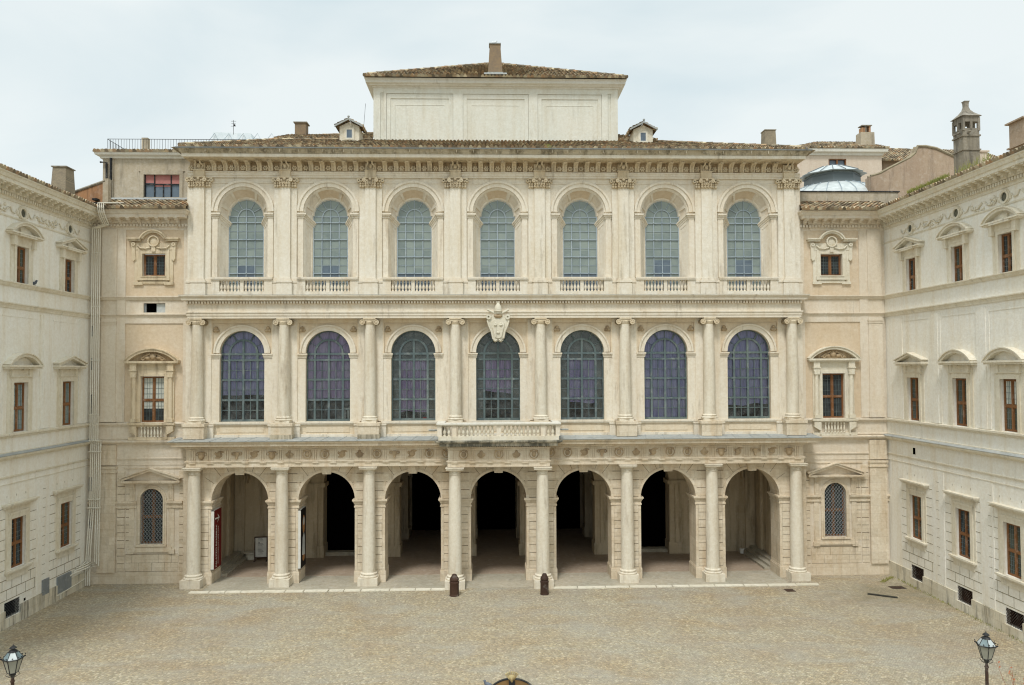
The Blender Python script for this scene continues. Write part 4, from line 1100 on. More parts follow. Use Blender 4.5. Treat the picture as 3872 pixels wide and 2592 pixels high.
WL, WR = -26.68, 26.22
RC = [-22.62, 22.55]
D0 = -.15
def return_bay(side):
    s = side; uc = RC[0] if s < 0 else RC[1]; xe = WL if s < 0 else WR
    a, b = sorted((s*20.4, xe+s*.6))
    ui, uo = s*20.68, s*24.45      # sunk panel limits
    pa, pb = sorted((s*25.0, s*25.95))
    m = MB(); m.mat('return_plaster')
    holes = [(uc-.75, uc+.75, 20.04, 21.54), (uc-.76, uc+.76, 10.47, 13.47), (uc-.74, uc+.74, 2.54, 6.14)]
    if s < 0: holes.append((-23.3, -21.88, 17.66, 18.28))
    m.wall(a, b, 0, 24.4, holes, D0, .32)
    # round head of the ground floor window
    r = .74; zs = 5.4
    arc = [(uc-r*cos(pi*k/16), zs+r*sin(pi*k/16)) for k in range(17)]
    for (x0, z0), (x1, z1) in zip(arc, arc[1:]): m.face([(x0, D0, z0), (x1, D0, z1), (x1, D0, 6.14), (x0, D0, 6.14)])
    m.loft([(x, D0, z) for x, z in arc], [(x, D0-.3, z) for x, z in arc])
    # peach fields
    lo, hi = sorted((ui, uo))
    m.mat('peach_plaster')
    fields = [(18.77, 23.11, (uc-.75, uc+.75, 20.04, 21.54)), (10.5, 16.92, (uc-.76, uc+.76, 10.47, 13.47))]
    for z0, z1, h in fields:
        hh = (h[0], h[1], max(h[2], z0), h[3])
        sub = MB(); m.wall(lo, hi, z0, z1, [hh] if h[2] > z0 else [(h[0], h[1], z0, h[3])], D0+.004, .002)
    # raised margins round the fields
    m.mat('return_plaster')
    lo2, hi2 = sorted((uo, s*25.0)); m.box(lo2, hi2, D0, D0+.06, 10.5, 23.12)
    lo2, hi2 = sorted((s*20.4, ui)); m.box(lo2, hi2, D0, D0+.06, 10.5, 23.12)
    m.box(lo, hi, D0, D0+.06, 16.94, 17.26)
    m.mat('travertine'); m.box(lo, hi, D0, D0+.055, 7.45, 7.5)
    # pilaster strips
    m.mat('return_plaster')
    for z0, z1 in ((18.7, 23.12), (10.5, 17.26)):
        m.box(pa, pb, D0, D0+.16, z0, z1)
    m.box(pa-.05, pb+.05, D0, D0+.2, 17.0, 17.08); m.box(pa-.04, pb+.04, D0, D0+.2, 16.86, 16.9); m.box(pa-.06, pb+.06, D0, D0+.22, 10.5, 10.9)
    m.mat('travertine')
    m.box(pa-.1, pb+.1, D0, D0+.18, .76, 7.2); m.box(pa-.16, pb+.16, D0, D0+.24, 7.2, 7.28); m.box(pa-.16, pb+.16, D0, D0+.26, 7.48, 7.62)
    m.box(pa-.1, pb+.1, D0, D0+.2, 7.28, 7.48); m.box(pa-.1, pb+.1, D0, D0+.18, 7.7, 9.0)
    # dark bed joints behind the rusticated blocks
    m.mat('joint_shadow')
    for qa, qb, qz in ((24.37, 24.83, 7.2), (20.47, 20.83, 7.2), (24.0, 24.28, 6.1)):
        lo3, hi3 = sorted((s*qa, s*qb)); m.box(lo3, hi3, D0, D0+.012, .84 if qa != 24.0 else 2.4, qz)
    lo3, hi3 = sorted((s*20.92, s*24.28)); m.box(lo3, hi3, D0, D0+.01, .78, 1.9)
    m.mat('travertine')
    lo2, hi2 = sorted((s*26.0, xe)); 
    for k in range(14): 
        if .8+.5*k < 7.2: 
            lo3, hi3 = sorted((s*24.35, s*24.85)); m.box(lo3, hi3, D0, D0+.05, .82+.5*k, .82+.5*k+.46)
            lo3, hi3 = sorted((s*20.45, s*20.85)); m.box(lo3, hi3, D0, D0+.05, .82+.5*k, .82+.5*k+.46)
            if .8+.5*k > 1.9:
                lo3, hi3 = sorted((s*23.98, s*24.3)); m.box(lo3, hi3, D0, D0+.03, .82+.5*k, .82+.5*k+.46) if .8+.5*k < 6.2 else None
    lo2, hi2 = sorted((s*20.9, s*24.3))
    for row in range(2):
        n_ = 4; w = (hi2-lo2)/n_
        for k in range(-1, n_+1):
            q0 = max(lo2, lo2+(k+.5*row)*w+.01); q1 = min(hi2, lo2+(k+1+.5*row)*w-.01)
            if q1 > q0+.05: m.box(q0, q1, D0, D0+.03, .8+row*.55, .8+row*.55+.53)
    # imposts either side of the window
    for q0, q1 in ((uc-2.0, uc-.98), (uc+.98, uc+2.0), tuple(sorted((s*24.4, s*24.95))), tuple(sorted((s*26.0, xe)))):
        for z0, z1, p in ((4.9, 5.02, .1), (5.02, 5.14, .07), (5.14, 5.22, .13), (5.22, 5.34, .19)): m.box(min(q0, q1), max(q0, q1), D0, D0+p, z0, z1)
    m.box(min(a, b), max(a, b), D0, D0+.07, 0, .76)
    # bands
    m.mat('return_plaster')
    obj = m.build('corner_bay_wall', None, rootP)
    m = MB(); x0, x1 = (xe-.2, -20.4) if s < 0 else (20.4, xe+.2)
    pt = [(x0, D0), (x1, D0)]
    m.sweep([(x0, D0), (-21.15, D0), (-21.15, -1)] if s < 0 else [(21.15, -1), (21.15, D0), (x1, D0)], CORN); m.build('cornice', 'return_plaster', rootP)
    for prof in BANDS: m = MB(); m.sweep(pt, prof); m.build('string_course', 'return_plaster', rootP)
    m = MB(); u = x0
    while u < x1: m.box(u, u+.12, D0+.1, D0+.19, 23.32, 23.49); u += .21
    m.build('dentil_course', 'return_plaster', rootP)
    u = x0+.3
    while u < x1-.2: PMod.put(rootP, (u, -D0, 0)); u += .62
    q = -1 if s < 0 else 1
    tile_roof('tiled_roof', (20.15 if s > 0 else x0-.2, -.98, 24.36), (x1+.2 if s > 0 else -20.15, -.98, 24.36), (x1+.2 if s > 0 else -20.65, 1.5, 25.35), (20.65 if s > 0 else x0-.2, 1.5, 25.35), rootP)
    # upper baroque window
    m = MB(); m.mat('carved_stone' if s < 0 else 'wing_stone')
    base = D0
    for q0, q1, z0, z1, d in ((-1.0, -.75, 19.75, 21.8, .12), (.75, 1.0, 19.75, 21.8, .12), (-1.0, 1.0, 21.54, 21.8, .12), (-1.05, 1.05, 19.78, 20.02, .16), (-.82, .82, 20.0, 20.06, .2),
                              (-1.25, -1.0, 19.6, 22.2, .07), (1.0, 1.25, 19.6, 22.2, .07), (-1.2, 1.2, 21.8, 22.25, .1), (-1.3, -.7, 19.48, 19.66, .13), (.7, 1.3, 19.48, 19.66, .13), (-.9, .9, 19.56, 19.74, .09),
                              (-1.62, -.82, 22.36, 22.48, .28), (.82, 1.62, 22.36, 22.48, .28), (-1.68, -.8, 22.48, 22.56, .36), (.8, 1.68, 22.48, 22.56, .36)):
        m.box(uc+q0, uc+q1, base, base+d, z0, z1)
    m.ring(uc, 22.12, .78, .9, base, base+.28, radians(28), radians(152), 16); m.ring(uc, 22.12, .9, .98, base, base+.36, radians(28), radians(152), 16)
    for t_ in (-1, 1):
        m.prism([(uc+t_*1.25, 22.3), (uc+t_*1.5, 22.3), (uc+t_*1.42, 21.9), (uc+t_*1.4, 21.2), (uc+t_*1.3, 21.05), (uc+t_*1.15, 21.15)], base, base+.16)
        m.ring(uc+t_*1.3, 22.15, .05, .13, base, base+.22, 0, 2*pi, 10)
        m.tube([(uc+t_*.18, base+.14, 21.95), (uc+t_*.5, base+.18, 21.86), (uc+t_*.85, base+.18, 21.9), (uc+t_*1.05, base+.14, 22.1)], .05, 6)
    m.ring(uc, 22.35, .3, .37, base, base+.24, 0, 2*pi, 18); m.ball(uc, base+.08, 22.35, .3, .08, .3); m.box(uc-.12, uc+.12, base, base+.2, 21.66, 22.02)
    win = m.build('window', None, rootP)
    w = wood_casement(1.42, 20.06, 21.5, False, rows_=6); w.parent = win; w.location = (uc, -D0+.16, 0)
    # aedicule window of the first floor
    m = MB(); m.mat('carved_stone' if s < 0 else 'wing_stone')
    for t_ in (-1, 1):
        for q0, q1, z0, z1, d in ((.76, .95, 10.47, 13.7, .12), (.95, 1.4, 10.47, 14.35, .1), (.98, 1.38, 10.47, 10.7, .32), (1.0, 1.36, 13.4, 13.6, .3), (.98, 1.4, 13.6, 14.3, .3), (.94, 1.44, 13.82, 13.9, .35)):
            lo3, hi3 = sorted((uc+t_*q0, uc+t_*q1)); m.box(lo3, hi3, base, base+d, z0, z1)
        m.lathe(uc+t_*1.18, base+.14, [(.15, 10.7), (.155, 11.6), (.13, 13.4)], 12)
        lo3, hi3 = sorted((uc+t_*.95, uc+t_*1.42))
        m.prism([(lo3, 10.22), (hi3, 10.22), (hi3-.04*t_*0, 9.9), (lo3+.06, 9.65), (lo3+.1, 9.4), (lo3, 9.4)] if t_ > 0 else [(lo3, 10.22), (hi3, 10.22), (hi3, 9.4), (hi3-.1, 9.4), (hi3-.06, 9.65), (lo3, 9.9)], base, base+.3)
    m.box(uc-.95, uc+.95, base, base+.1, 13.47, 14.3); m.box(uc-.78, uc+.78, base, base+.14, 13.47, 13.62)
    m.box(uc-1.75, uc+1.75, base, base+.42, 14.34, 14.46); m.box(uc-1.68, uc+1.68, base, base+.34, 14.26, 14.34)
    m.M = Matrix.Translation((uc, 0, 0)); seg_ped(m, 1.72, 14.46, .78, .16, base, base+.36); m.M = None
    m.box(uc-1.52, uc+1.52, base, base+.34, 10.3, 10.44); m.box(uc-1.45, uc+1.45, base, base+.26, 10.2, 10.3); m.box(uc-1.5, uc+1.5, base, base+.22, 9.3, 9.5)
    m.mat('relief_stone')
    R = (1.72**2+.78**2)/(1.56)
    m.prism([(uc-1.5, 14.46)]+[(uc+x, z) for x, z in arc_pts(0, R-.14, 14.46+.78-R, 90+46, 90-46, 12)]+[(uc+1.5, 14.46)], base, base+.03)
    m.ball(uc, base+.1, 14.78, .22, .14, .2)
    for t_ in (-1, 1):
        m.ball(uc+t_*.38, base+.1, 14.68, .2, .1, .12); m.ring(uc+t_*.62, 14.62, .04, .12, base, base+.14, 0, 2*pi, 10); m.tube([(uc+t_*.15, base+.14, 14.95), (uc+t_*.5, base+.14, 14.8), (uc+t_*.85, base+.1, 14.56)], .05, 6)
    win = m.build('window', None, rootP, smooth=40)
    w = wood_casement(1.5, 10.47, 13.46, True, curtain=11.35 if s < 0 else None, rows_=4); w.parent = win; w.location = (uc, -D0+.16, 0)
    for k in range(7): BR.put(win, (uc-.63+.21*k, -D0-.2, 9.5))
    # grated ground floor window
    m = MB(); m.mat('travertine')
    m.ring(uc, 5.4, .74, .84, base-.1, base+.1, n=20); m.ring(uc, 5.4, .84, .96, base, base+.06, n=20)
    for t_ in (-1, 1):
        for q0, q1, z0, z1, d in ((.74, .84, 2.54, 5.4, .1), (.84, .96, 2.4, 5.4, .06), (1.08, 1.4, 5.36, 6.45, .08), (1.1, 1.38, 6.3, 6.5, .16), (1.12, 1.45, 2.2, 4.88, .05)):
            lo3, hi3 = sorted((uc+t_*q0, uc+t_*q1)); m.box(lo3, hi3, base-(.1 if q0 < .8 else 0), base+d, z0, z1)
        for k in range(3): lo3, hi3 = sorted((uc+t_*(1.12+.1*k), uc+t_*(1.16+.1*k))); m.box(lo3, hi3, base+.08, base+.11, 5.5, 6.3)
    m.box(uc-.98, uc+.98, base, base+.16, 2.4, 2.52); m.box(uc-1.3, uc+1.3, base, base+.1, 2.16, 2.36); m.box(uc-1.25, uc+1.25, base, base+.13, 2.04, 2.16)
    m.box(uc-1.5, uc-1.1, base, base+.12, 1.93, 2.2); m.box(uc+1.1, uc+1.5, base, base+.12, 1.93, 2.2)
    m.box(uc-1.85, uc+1.85, base, base+.36, 6.5, 6.58); m.box(uc-1.92, uc+1.92, base, base+.42, 6.58, 6.68)
    m.M = Matrix.Translation((uc, 0, 0)); tri_ped(m, 1.86, 6.66, .8, .14, base, base+.36); m.M = None
    win = m.build('window', None, rootP)
    w = wood_casement(1.46, 2.54, 6.14, True, rows_=4); w.parent = win; w.location = (uc, -D0+.28, 0)
    m = MB(); step = .21; t_ = .016
    def inside(x, z): return abs(x) < .73 and z > 2.56 and (z < 5.4 or x*x+(z-5.4)**2 < .73**2)
    for sg in (-1, 1):
        k = -40
        while k < 60:
            pts_ = [(x*.02, 2.55+k*step*1.25+sg*1.25*x*.02) for x in range(-37, 38)]
            run = [p for p in pts_ if inside(*p)]
            if len(run) > 2: m.tube([(uc+run[0][0], base-.02+.012*sg, run[0][1]), (uc+run[-1][0], base-.02+.012*sg, run[-1][1])], t_, 4)
            k += 1
    m.build('iron_grating', 'grey_metal', win)
    if s < 0:
        m = MB(); m.mat('dark_void'); m.box(-23.3, -21.88, D0-.3, D0-.28, 17.6, 18.3); m.mat('poster_pale'); m.box(-22.5, -21.9, D0-.2, D0-.15, 17.67, 18.26); m.mat('grey_metal'); m.box(-23.3, -23.16, D0-.2, D0-.1, 17.67, 18.27)
        m.build('vent_opening', None, rootP)

CORN = [(0, 23.12), (.05, 23.12), (.05, 23.28), (.1, 23.3), (.1, 23.5), (.2, 23.52), (.2, 23.8), (.74, 23.82), (.76, 23.84), (.76, 24.02), (.82, 24.05), (.88, 24.2), (.95, 24.27), (.95, 24.33), (0, 24.34)]
BANDS = [[(0, 18.46), (.06, 18.46), (.1, 18.52), (.14, 18.6), (.2, 18.66), (.2, 18.71), (0, 18.73)],
         [(0, 17.26), (.05, 17.26), (.07, 17.36), (.12, 17.46), (.18, 17.5), (.18, 17.56), (0, 17.58)],
         [(0, 10.2), (.06, 10.2), (.1, 10.28), (.18, 10.34), (.18, 10.44), (0, 10.46)],
         [(0, 9.02), (.1, 9.02), (.14, 9.08), (.26, 9.14), (.3, 9.22), (.3, 9.27), (0, 9.32)],
         [(0, 8.03), (.04, 8.03), (.06, 8.1), (.06, 8.14), (0, 8.15)], [(0, 7.68), (.03, 7.68), (.03, 7.72), (0, 7.72)], [(0, 9.36), (.05, 9.36), (.05, 9.44), (0, 9.46)]]
m = MB()
for (w, d0, d1, z0, z1) in ((.1, .15, .62, 23.68, 23.8), (.12, .15, .72, 23.76, 23.815), (.09, .15, .45, 23.58, 23.7), (.08, .15, .3, 23.5, 23.6)): m.box(-w, w, d0, d1, z0, z1)
PMod = Proto(m.build('modillion', 'return_plaster', rootP))
BR = baluster(.68, .075, mat='wing_stone')
return_bay(-1); return_bay(1)
# rainwater pipes in the left corner
m0 = MB(); m0.tube([(0, 0, 9.35), (0, 0, 23.2)], .036, 8)
for z in (11, 14.5, 18, 21.5): m0.tube([(0, 0, z), (0, 0, z+.07)], .06, 8)
PPipe = Proto(m0.build('drainpipe', 'pipe_paint', rootP, smooth=40))
for k in range(5): PPipe.put(rootP, (-26.42+.125*k, -.22-.1, 0))
for k in range(4):
    m = MB(); x0 = -25.62+.12*k; x1 = -26.42+.125*k
    m.tube([(x0+.9, .2-.9, 25.0), (x0, 1.25, 24.6), (x0, 1.28, 24.3), (x0, 1.2, 24.0), (x0, .95, 23.7), (x0, .55, 23.35), (x1, .34, 23.15)], .045, 8)
    m.build('drainpipe', 'pipe_paint', rootP, smooth=40)
for k in range(6):
    m = MB(); x1 = -26.42+.125*k; x2 = -26.35+.125*k; zl = 1.95-.13*k; 
    m.tube([(x1, .34, 9.4), (x2, .3, 9.2), (x2, .34, 8.8), (x2, .36, 5.5), (x2, .36, 5.2), (x2-.04, .36, zl), (-26.4+.03*k, .5, zl-.02), (-26.55, .6+.25*k, zl-.1), (-26.62, .7+.25*k, zl-.12)] if k > 2 else [(x1, .34, 9.4), (x2, .3, 9.2), (x2, .34, 8.8), (x2, .36, 5.2), (x2-.2, .36, 1.9), (x2-.2, .4, .05)], .04, 8)
    m.build('drainpipe', 'pipe_paint', rootP, smooth=40)
m = MB()
for z0, z1 in ((5.0, 5.6), (8.6, 9.35)): m.box(-26.45, -25.68, .28, .46, z0, z0+.05); m.box(-26.45, -25.68, .28, .46, z1-.05, z1)
m.build('pipe_bracket', 'pipe_paint', rootP)
for z0, z1 in ((16.1, 16.8), (13.9, 14.7), (11.0, 12.3), (6.0, 6.9), (3.6, 4.6)):
    m = MB(); m.box(-26.67, -26.5, -.2, -.14, z0, z1); m.build('stair_light', 'dark_void', rootP)

# portico interior
m = MB(); m.mat('interior_wall')
m.box(-19.9, -19.5, -16, -1.36, 0, 8.7); m.box(19.5, 19.9, -16, -1.36, 0, 8.7)
m.box(-19.5, 19.5, -16.3, -16, 0, 8.7)
m.box(-19.9, 19.9, -16, -1.36, 8.7, 8.85)
for i, x in enumerate(AX):
    if i in (0, 7): continue
    for (y0, y1) in ((-7.7, -6.4), (-13.6, -12.3)):
        m.box(x-1.15, x+1.15, y0, y1, 0, 8.7)
        m.box(x-1.22, x+1.22, y0-.06, y1+.06, 0, .9); m.box(x-1.3, x+1.3, y0-.12, y1+.12, 5.2, 5.5); m.box(x-.75, x+.75, y1, y1+.12, .9, 5.2)
for i, c in enumerate(BAY):
    if i in (0, 6):
        m.box(c-2.9, c+2.9, -7.6, -6.9, 0, 8.7)
        m.box(c-2.6, c-1.9, -6.9, -6.75, 0, 6.6); m.box(c+1.9, c+2.6, -6.9, -6.75, 0, 6.6); m.box(c-2.9, c+2.9, -6.9, -6.6, 6.6, 6.85)
    m.arch_cell(c-1.65, c+1.65, 5.5, 8.7, c, 1.62, 5.5, 5.49, -6.4, .6, sill=False)
    if i in (1, 5): m.box(c-1.2, c+1.7, -9.1, -9.0, 0, 8.7)
for s in (-1, 1):
    for y in (2.4, 3.6, 5.6): m.box(min(s*19.5, s*19.3), max(s*19.5, s*19.3), -y-.35, -y+.35, 0, 6.6)
    m.box(min(s*19.5, s*19.1), max(s*19.5, s*19.1), -6.9, -1.36, 6.6, 6.9)
m.build('portico_interior', None, rootP)
def dark_sheet(*b):
    m = MB(); m.box(*b); m.build('dark_opening', 'dark_void', rootP)
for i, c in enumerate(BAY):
    if i in (1, 5): dark_sheet(c-1.64, c+1.64, -7.75, -7.7, .3, 8.6)
    if i in (2, 3, 4): dark_sheet(c-1.64, c+1.64, -15.9, -15.8, .0, 8.6)  # black sheets painting in the dark of the deep hall, no actual doors
dark_sheet(BAY[0]+.3, BAY[0]+1.9, -6.91, -6.88, 2.3, 6.2); dark_sheet(BAY[6]-1.9, BAY[6]-.3, -6.91, -6.88, 2.3, 6.2)
for s in (-1, 1): dark_sheet(min(s*19.49, s*19.42), max(s*19.49, s*19.42), -2.95, -1.5, .3, 6)
for s in (-1, 1):
    m = MB()
    for k in range(3):
        lo, hi = sorted((s*19.5, s*(18.2+.35*k))); m.box(lo, hi, -6.6, -1.5, .05+.16*k, .21+.16*k)
    m.build('steps', 'paving', rootP)
for i in (1, 5):
    m = MB(); m.box(BAY[i]-1.6, BAY[i]+1.6, -7.6, -6.9, .05, .3); m.build('door_step', 'paving', rootP)

# ================================================================== WINGS
def wing(side):
    s = side
    if s < 0:
        root = thing('palace_wing', 'pale plaster left side wing with grey metal boxes at its foot', 'building', (WL, 0, 0), pi/2)
        us = [-2.59, -7.41, -12.0, -16.8]; u0, u1 = -24, .35
    else:
        root = thing('palace_wing', 'pale plaster right side wing with tall ornate stone chimney', 'building', (WR, 0, 0), -pi/2)
        us = [3.2, 8.0, 12.1, 16.8]; u0, u1 = -.35, 24
    wu, wm = 1.08, 1.3
    holes = []
    for u in us: holes += [(u-wu/2, u+wu/2, 18.52, 20.77), (u-wm/2, u+wm/2, 10.48, 13.2), (u-wm/2, u+wm/2, 3.05, 5.77)]
    grates = []
    for i, u in enumerate(us):
        if s > 0 or i >= 1:
            g_ = u+(-.02 if s > 0 else -.4); grates.append(g_); holes.append((g_-.68, g_+.68, .5, 1.34))
    for i, u in enumerate(us): 
        pass
    m = MB(); m.mat('wing_plaster'); m.wall(u0, u1, 0, 24.2, holes, 0, .3)
    # shallow strips between windows and panels' shadow edges
    edges_ = sorted(us)
    for a, b in zip(edges_, edges_[1:]):
        c = (a+b)/2+ (.02 if s > 0 else 0)
        m.box(c-.28, c+.28, 0, .05, 10.5, 17.1); m.box(c-.55, c+.55, 0, .025, 10.5, 17.1)
        m.box(c-.55, c+.55, 0, .025, .95, 7.6)
    first = us[0]
    e0, e1 = sorted((0 if s > 0 else 0, first-s*1.25)); m.box(min(e0, e1), max(e0, e1), 0, .04, 10.5, 17.1)
    for u in us: m.box(u-1.62, u+1.62, 0, .02, 16.82, 16.86)
    m.mat('wing_base'); 
    sg = sorted(grates); prev = u0
    for g_ in sg: m.box(prev, g_-.68, 0, .08, 0, .93); m.box(g_-.68, g_+.68, 0, .08, 0, .48); prev = g_+.68
    m.box(prev, u1, 0, .08, 0, .93)
    m.build('wing_wall', None, root)
    # incised masonry joints of the ground floor
    m = MB()
    for u in us:
        for k in range(10):
            z = 1.45+k*.55
            for t_ in (-1, 1):
                lo, hi = sorted((u+t_*1.05, u+t_*1.72))
                if 2.9 < z < 6.3: m.box(lo, hi, 0, .006, z, z+.022)
            if z < 2.9 or z > 6.3:
                if z < 7.3: m.box(u-1.72, u+1.72, 0, .006, z, z+.03)
        for k in range(4):
            x = u-1.3+.85*k; m.box(x, x+.016, 0, .006, 2.02, 2.54); m.box(x+.4, x+.416, 0, .006, 1.47, 2.0); 
            if k < 3: m.box(x+.3, x+.316, 0, .006, 6.97, 7.08)
        c = u+s*2.35
        for k in range(11): m.box(c-.14, c+.14, 0, .03, 1.45+k*.55, 1.47+k*.55)
    m.build('masonry_joints', 'wing_joint', root)
    pt = [(u0, 0), (u1, 0)]
    m = MB(); m.sweep(pt, [(o, z+.003) for o, z in CORN]); m.build('cornice', 'wing_stone', root)
    for prof in BANDS+[[(0, 22.2), (.03, 22.2), (.05, 22.26), (.05, 22.3), (0, 22.31)]]: m = MB(); m.sweep(pt, [(o, z+.003) for o, z in prof]); m.build('string_course', 'wing_stone', root)
    m = MB(); m.hexa([(u0, 0, 9.325), (u1, 0, 9.325), (u1, .33, 9.29), (u0, .33, 9.29), (u0, 0, 9.41), (u1, 0, 9.41), (u1, .33, 9.305), (u0, .33, 9.305)]); m.build('lead_flashing', 'lead', root)
    m = MB(); u = u0
    while u < u1: m.box(u, u+.12, .1, .19, 23.325, 23.495); u += .21
    m.build('dentil_course', 'wing_stone', root)
    u = u0+.2 if s < 0 else u0+.5
    while u < u1-.1: PModW.put(root, (u, 0, 0)); u += .62
    # oculi and stucco frieze
    for i, u in enumerate(us):
        m = MB(); m.mat('wing_stone'); m.ring(u, 22.66, .24, .36, 0, .09, 0, 2*pi, 18); m.ring(u, 22.66, .36, .42, 0, .05, 0, 2*pi, 18)
        for t_ in (-1, 1): m.ball(u+t_*.45, .02, 22.6, .1, .06, .16); m.tube([(u+t_*.5, .04, 22.75), (u+t_*.75, .05, 22.5), (u+t_*1.0, .05, 22.55), (u+t_*1.15, .04, 22.8)], .035, 6)
        o = m.build('oculus', None, root, smooth=50)
        m = MB(); m.mat('grey_plaster'); m.ring(u, 22.66, .001, .25, .004, .012, 0, 2*pi, 18); m.mat('murky_pane'); 
        m.prism([(u+(-s)*.05+.2*cos(a_*pi/8), 22.66+.235*sin(a_*pi/8)) for a_ in range(16)], .012, .018); m.build('oculus_opening', None, o)  # flat disc; the hole's dark side is painted as an offset oval
        c = u+s*2.4; m = MB(); rn = random.Random(i*3+(s > 0))
        for k in range(26):
            x = c+rn.uniform(-1.1, 1.1); z = 22.62+rn.uniform(-.22, .2)-.12*cos((x-c)*2.2); m.ball(x, .02, z, rn.uniform(.04, .1), .05, rn.uniform(.04, .1), 7, 4)
        for k in range(2):
            t_ = -1+2*k; m.tube([(c+t_*.1, .04, 22.75), (c+t_*.4, .06, 22.5), (c+t_*.8, .06, 22.48), (c+t_*1.1, .04, 22.75)], .04, 6)
        m.build('stucco_garland', 'wing_stone', root, smooth=60)
    # windows
    for i, u in enumerate(us):
        tri = i == 0
        # upper
        m = MB(); m.mat('wing_stone'); h = wu/2
        for q0, q1, z0, z1, d in ((-h-.2, -h, 18.5, 20.97, .08), (h, h+.2, 18.5, 20.97, .08), (-h-.2, h+.2, 20.77, 20.97, .08), (-h-.5, -h-.2, 18.5, 21.1, .035), (h+.2, h+.5, 18.5, 21.1, .035), (-h-.28, h+.28, 20.97, 21.3, .1),
                                  (-h-.5, -h-.24, 20.75, 21.3, .24), (h+.24, h+.5, 20.75, 21.3, .24)): m.box(u+q0, u+q1, 0, d, z0, z1)
        w = 1.42
        m.box(u-w, u+w, 0, .34, 21.3, 21.38); m.box(u-w-.06, u+w+.06, 0, .42, 21.38, 21.46)
        m.box(u-w*.55, u+w*.55, .3, .4, 21.28, 21.37)
        o = m.build('window', None, root)
        m = MB(); m.M = Matrix.Translation((u, 0, 0))
        if tri: tri_ped(m, w, 21.44, .62, .13, 0, .36); m.box(-.3, .3, 0, .12, 21.46, 21.7)
        else:
            seg_ped(m, w, 21.46, .6, .14, 0, .34); m.box(-.3, .3, 0, .12, 21.46, 21.75)
        m.M = None; m.build('pediment', 'wing_stone', o)
        wd = wood_casement(wu-.04, 18.54, 20.75, True, rows_=4, cols_=2, pane='murky_pane' if i == 1 else 'dark_pane'); wd.parent = o; wd.location = (u, .16, 0)
        # first floor
        m = MB(); m.mat('wing_stone'); h = wm/2
        for q0, q1, z0, z1, d in ((-h-.22, -h, 10.46, 13.42, .09), (h, h+.22, 10.46, 13.42, .09), (-h-.22, h+.22, 13.2, 13.42, .09), (-h-.5, -h-.22, 10.46, 13.8, .04), (h+.22, h+.5, 10.46, 13.8, .04), (-h-.3, h+.3, 13.42, 13.95, .08),
                                  (-h-.3, -h-.02, 13.5, 13.95, .16), (h+.02, h+.3, 13.5, 13.95, .16), (-h-.36, h+.36, 13.52, 13.58, .14)): m.box(u+q0, u+q1, 0, d, z0, z1)
        w = 1.52; m.box(u-w, u+w, 0, .36, 13.96, 14.06); m.box(u-w-.06, u+w+.06, 0, .44, 14.06, 14.17); m.ball(u, .2, 13.92, .05)
        o = m.build('window', None, root)
        m = MB(); m.M = Matrix.Translation((u, 0, 0))
        if tri: tri_ped(m, w, 14.15, .58, .13, 0, .38)
        else: seg_ped(m, w*.98, 14.17, .62, .15, 0, .36)
        m.M = None; m.build('pediment', 'wing_stone', o)
        wd = wood_casement(wm-.04, 10.5, 13.18, True, pane='pale_pane' if s < 0 else 'murky_pane', rows_=4, curtain=(11.9 if s > 0 and i == 2 else None)); wd.parent = o; wd.location = (u, .16, 0)
        # ground floor
        m = MB(); m.mat('wing_stone')
        for q0, q1, z0, z1, d in ((-h-.25, -h, 3.02, 6.0, .07), (h, h+.25, 3.02, 6.0, .07), (-h-.25, h+.25, 5.77, 6.0, .07), (-h-.45, -h-.25, 3.02, 6.45, .035), (h+.25, h+.45, 3.02, 6.45, .035), (-h-.3, h+.3, 6.0, 6.12, .1), (-h-.4, h+.4, 6.12, 6.42, .04)): m.box(u+q0, u+q1, 0, d, z0, z1)
        w = 1.36; m.box(u-w, u+w, 0, .2, 6.42, 6.5); m.box(u-w-.05, u+w+.05, 0, .28, 6.5, 6.58); m.box(u-w-.1, u+w+.1, 0, .34, 6.58, 6.66)
        m.box(u-1.15, u+1.15, 0, .24, 2.93, 3.03); m.box(u-1.1, u+1.1, 0, .16, 2.84, 2.93); m.box(u-.95, u+.95, 0, .06, 2.5, 2.84)
        o = m.build('window', None, root)
        wd = wood_casement(wm-.04, 3.05, 5.75, True, rows_=5, pane='dark_pane' if i % 2 else 'murky_pane'); wd.parent = o; wd.location = (u, .14, 0)
    # cellar grates
    for g_ in grates:
        m = MB(); m.mat('dark_void'); m.box(g_-.68, g_+.68, -.29, -.25, .5, 1.34)
        o = m.build('cellar_window', None, root)
        m = MB()
        for k in range(-9, 10):
            x = k*.17
            for sg_ in (-1, 1):
                pts_ = [(x+sg_*q*.04, .5+q*.04) for q in range(0, 22)]
                pts_ = [p for p in pts_ if abs(p[0]) <= .68]
                if len(pts_) > 1: m.tube([(g_+pts_[0][0], -.04+.02*sg_, pts_[0][1]), (g_+pts_[-1][0], -.04+.02*sg_, pts_[-1][1])], .017, 4)
        m.build('iron_grate', 'rust_iron' if s > 0 else 'dark_iron', o)
    # roof edge
    t0 = (WL+.98, -24, 24.36) if s < 0 else (WR-.98, .6, 24.36)
    if s < 0: tile_roof('tiled_roof', (1.0-0, 0, 0), (0, 0, 0), (0, 0, 0), (0, 0, 0), root) if False else None
    tile_roof('tiled_roof', (u0, -.98, 24.365), (u1+(0 if s < 0 else 0), -.98, 24.365), (u1, 2.6, 25.6), (u0, 2.6, 25.6), root)
    m = MB(); m.face([(u0, -2.6, 25.55), (u1, -2.6, 25.55), (u1, -9, 24.2), (u0, -9, 24.2)]); m.box(u0, u1, -9, -.4, 0, 24.2)
    m.build('wing_body', 'grey_plaster', root)
    return root
m = MB()
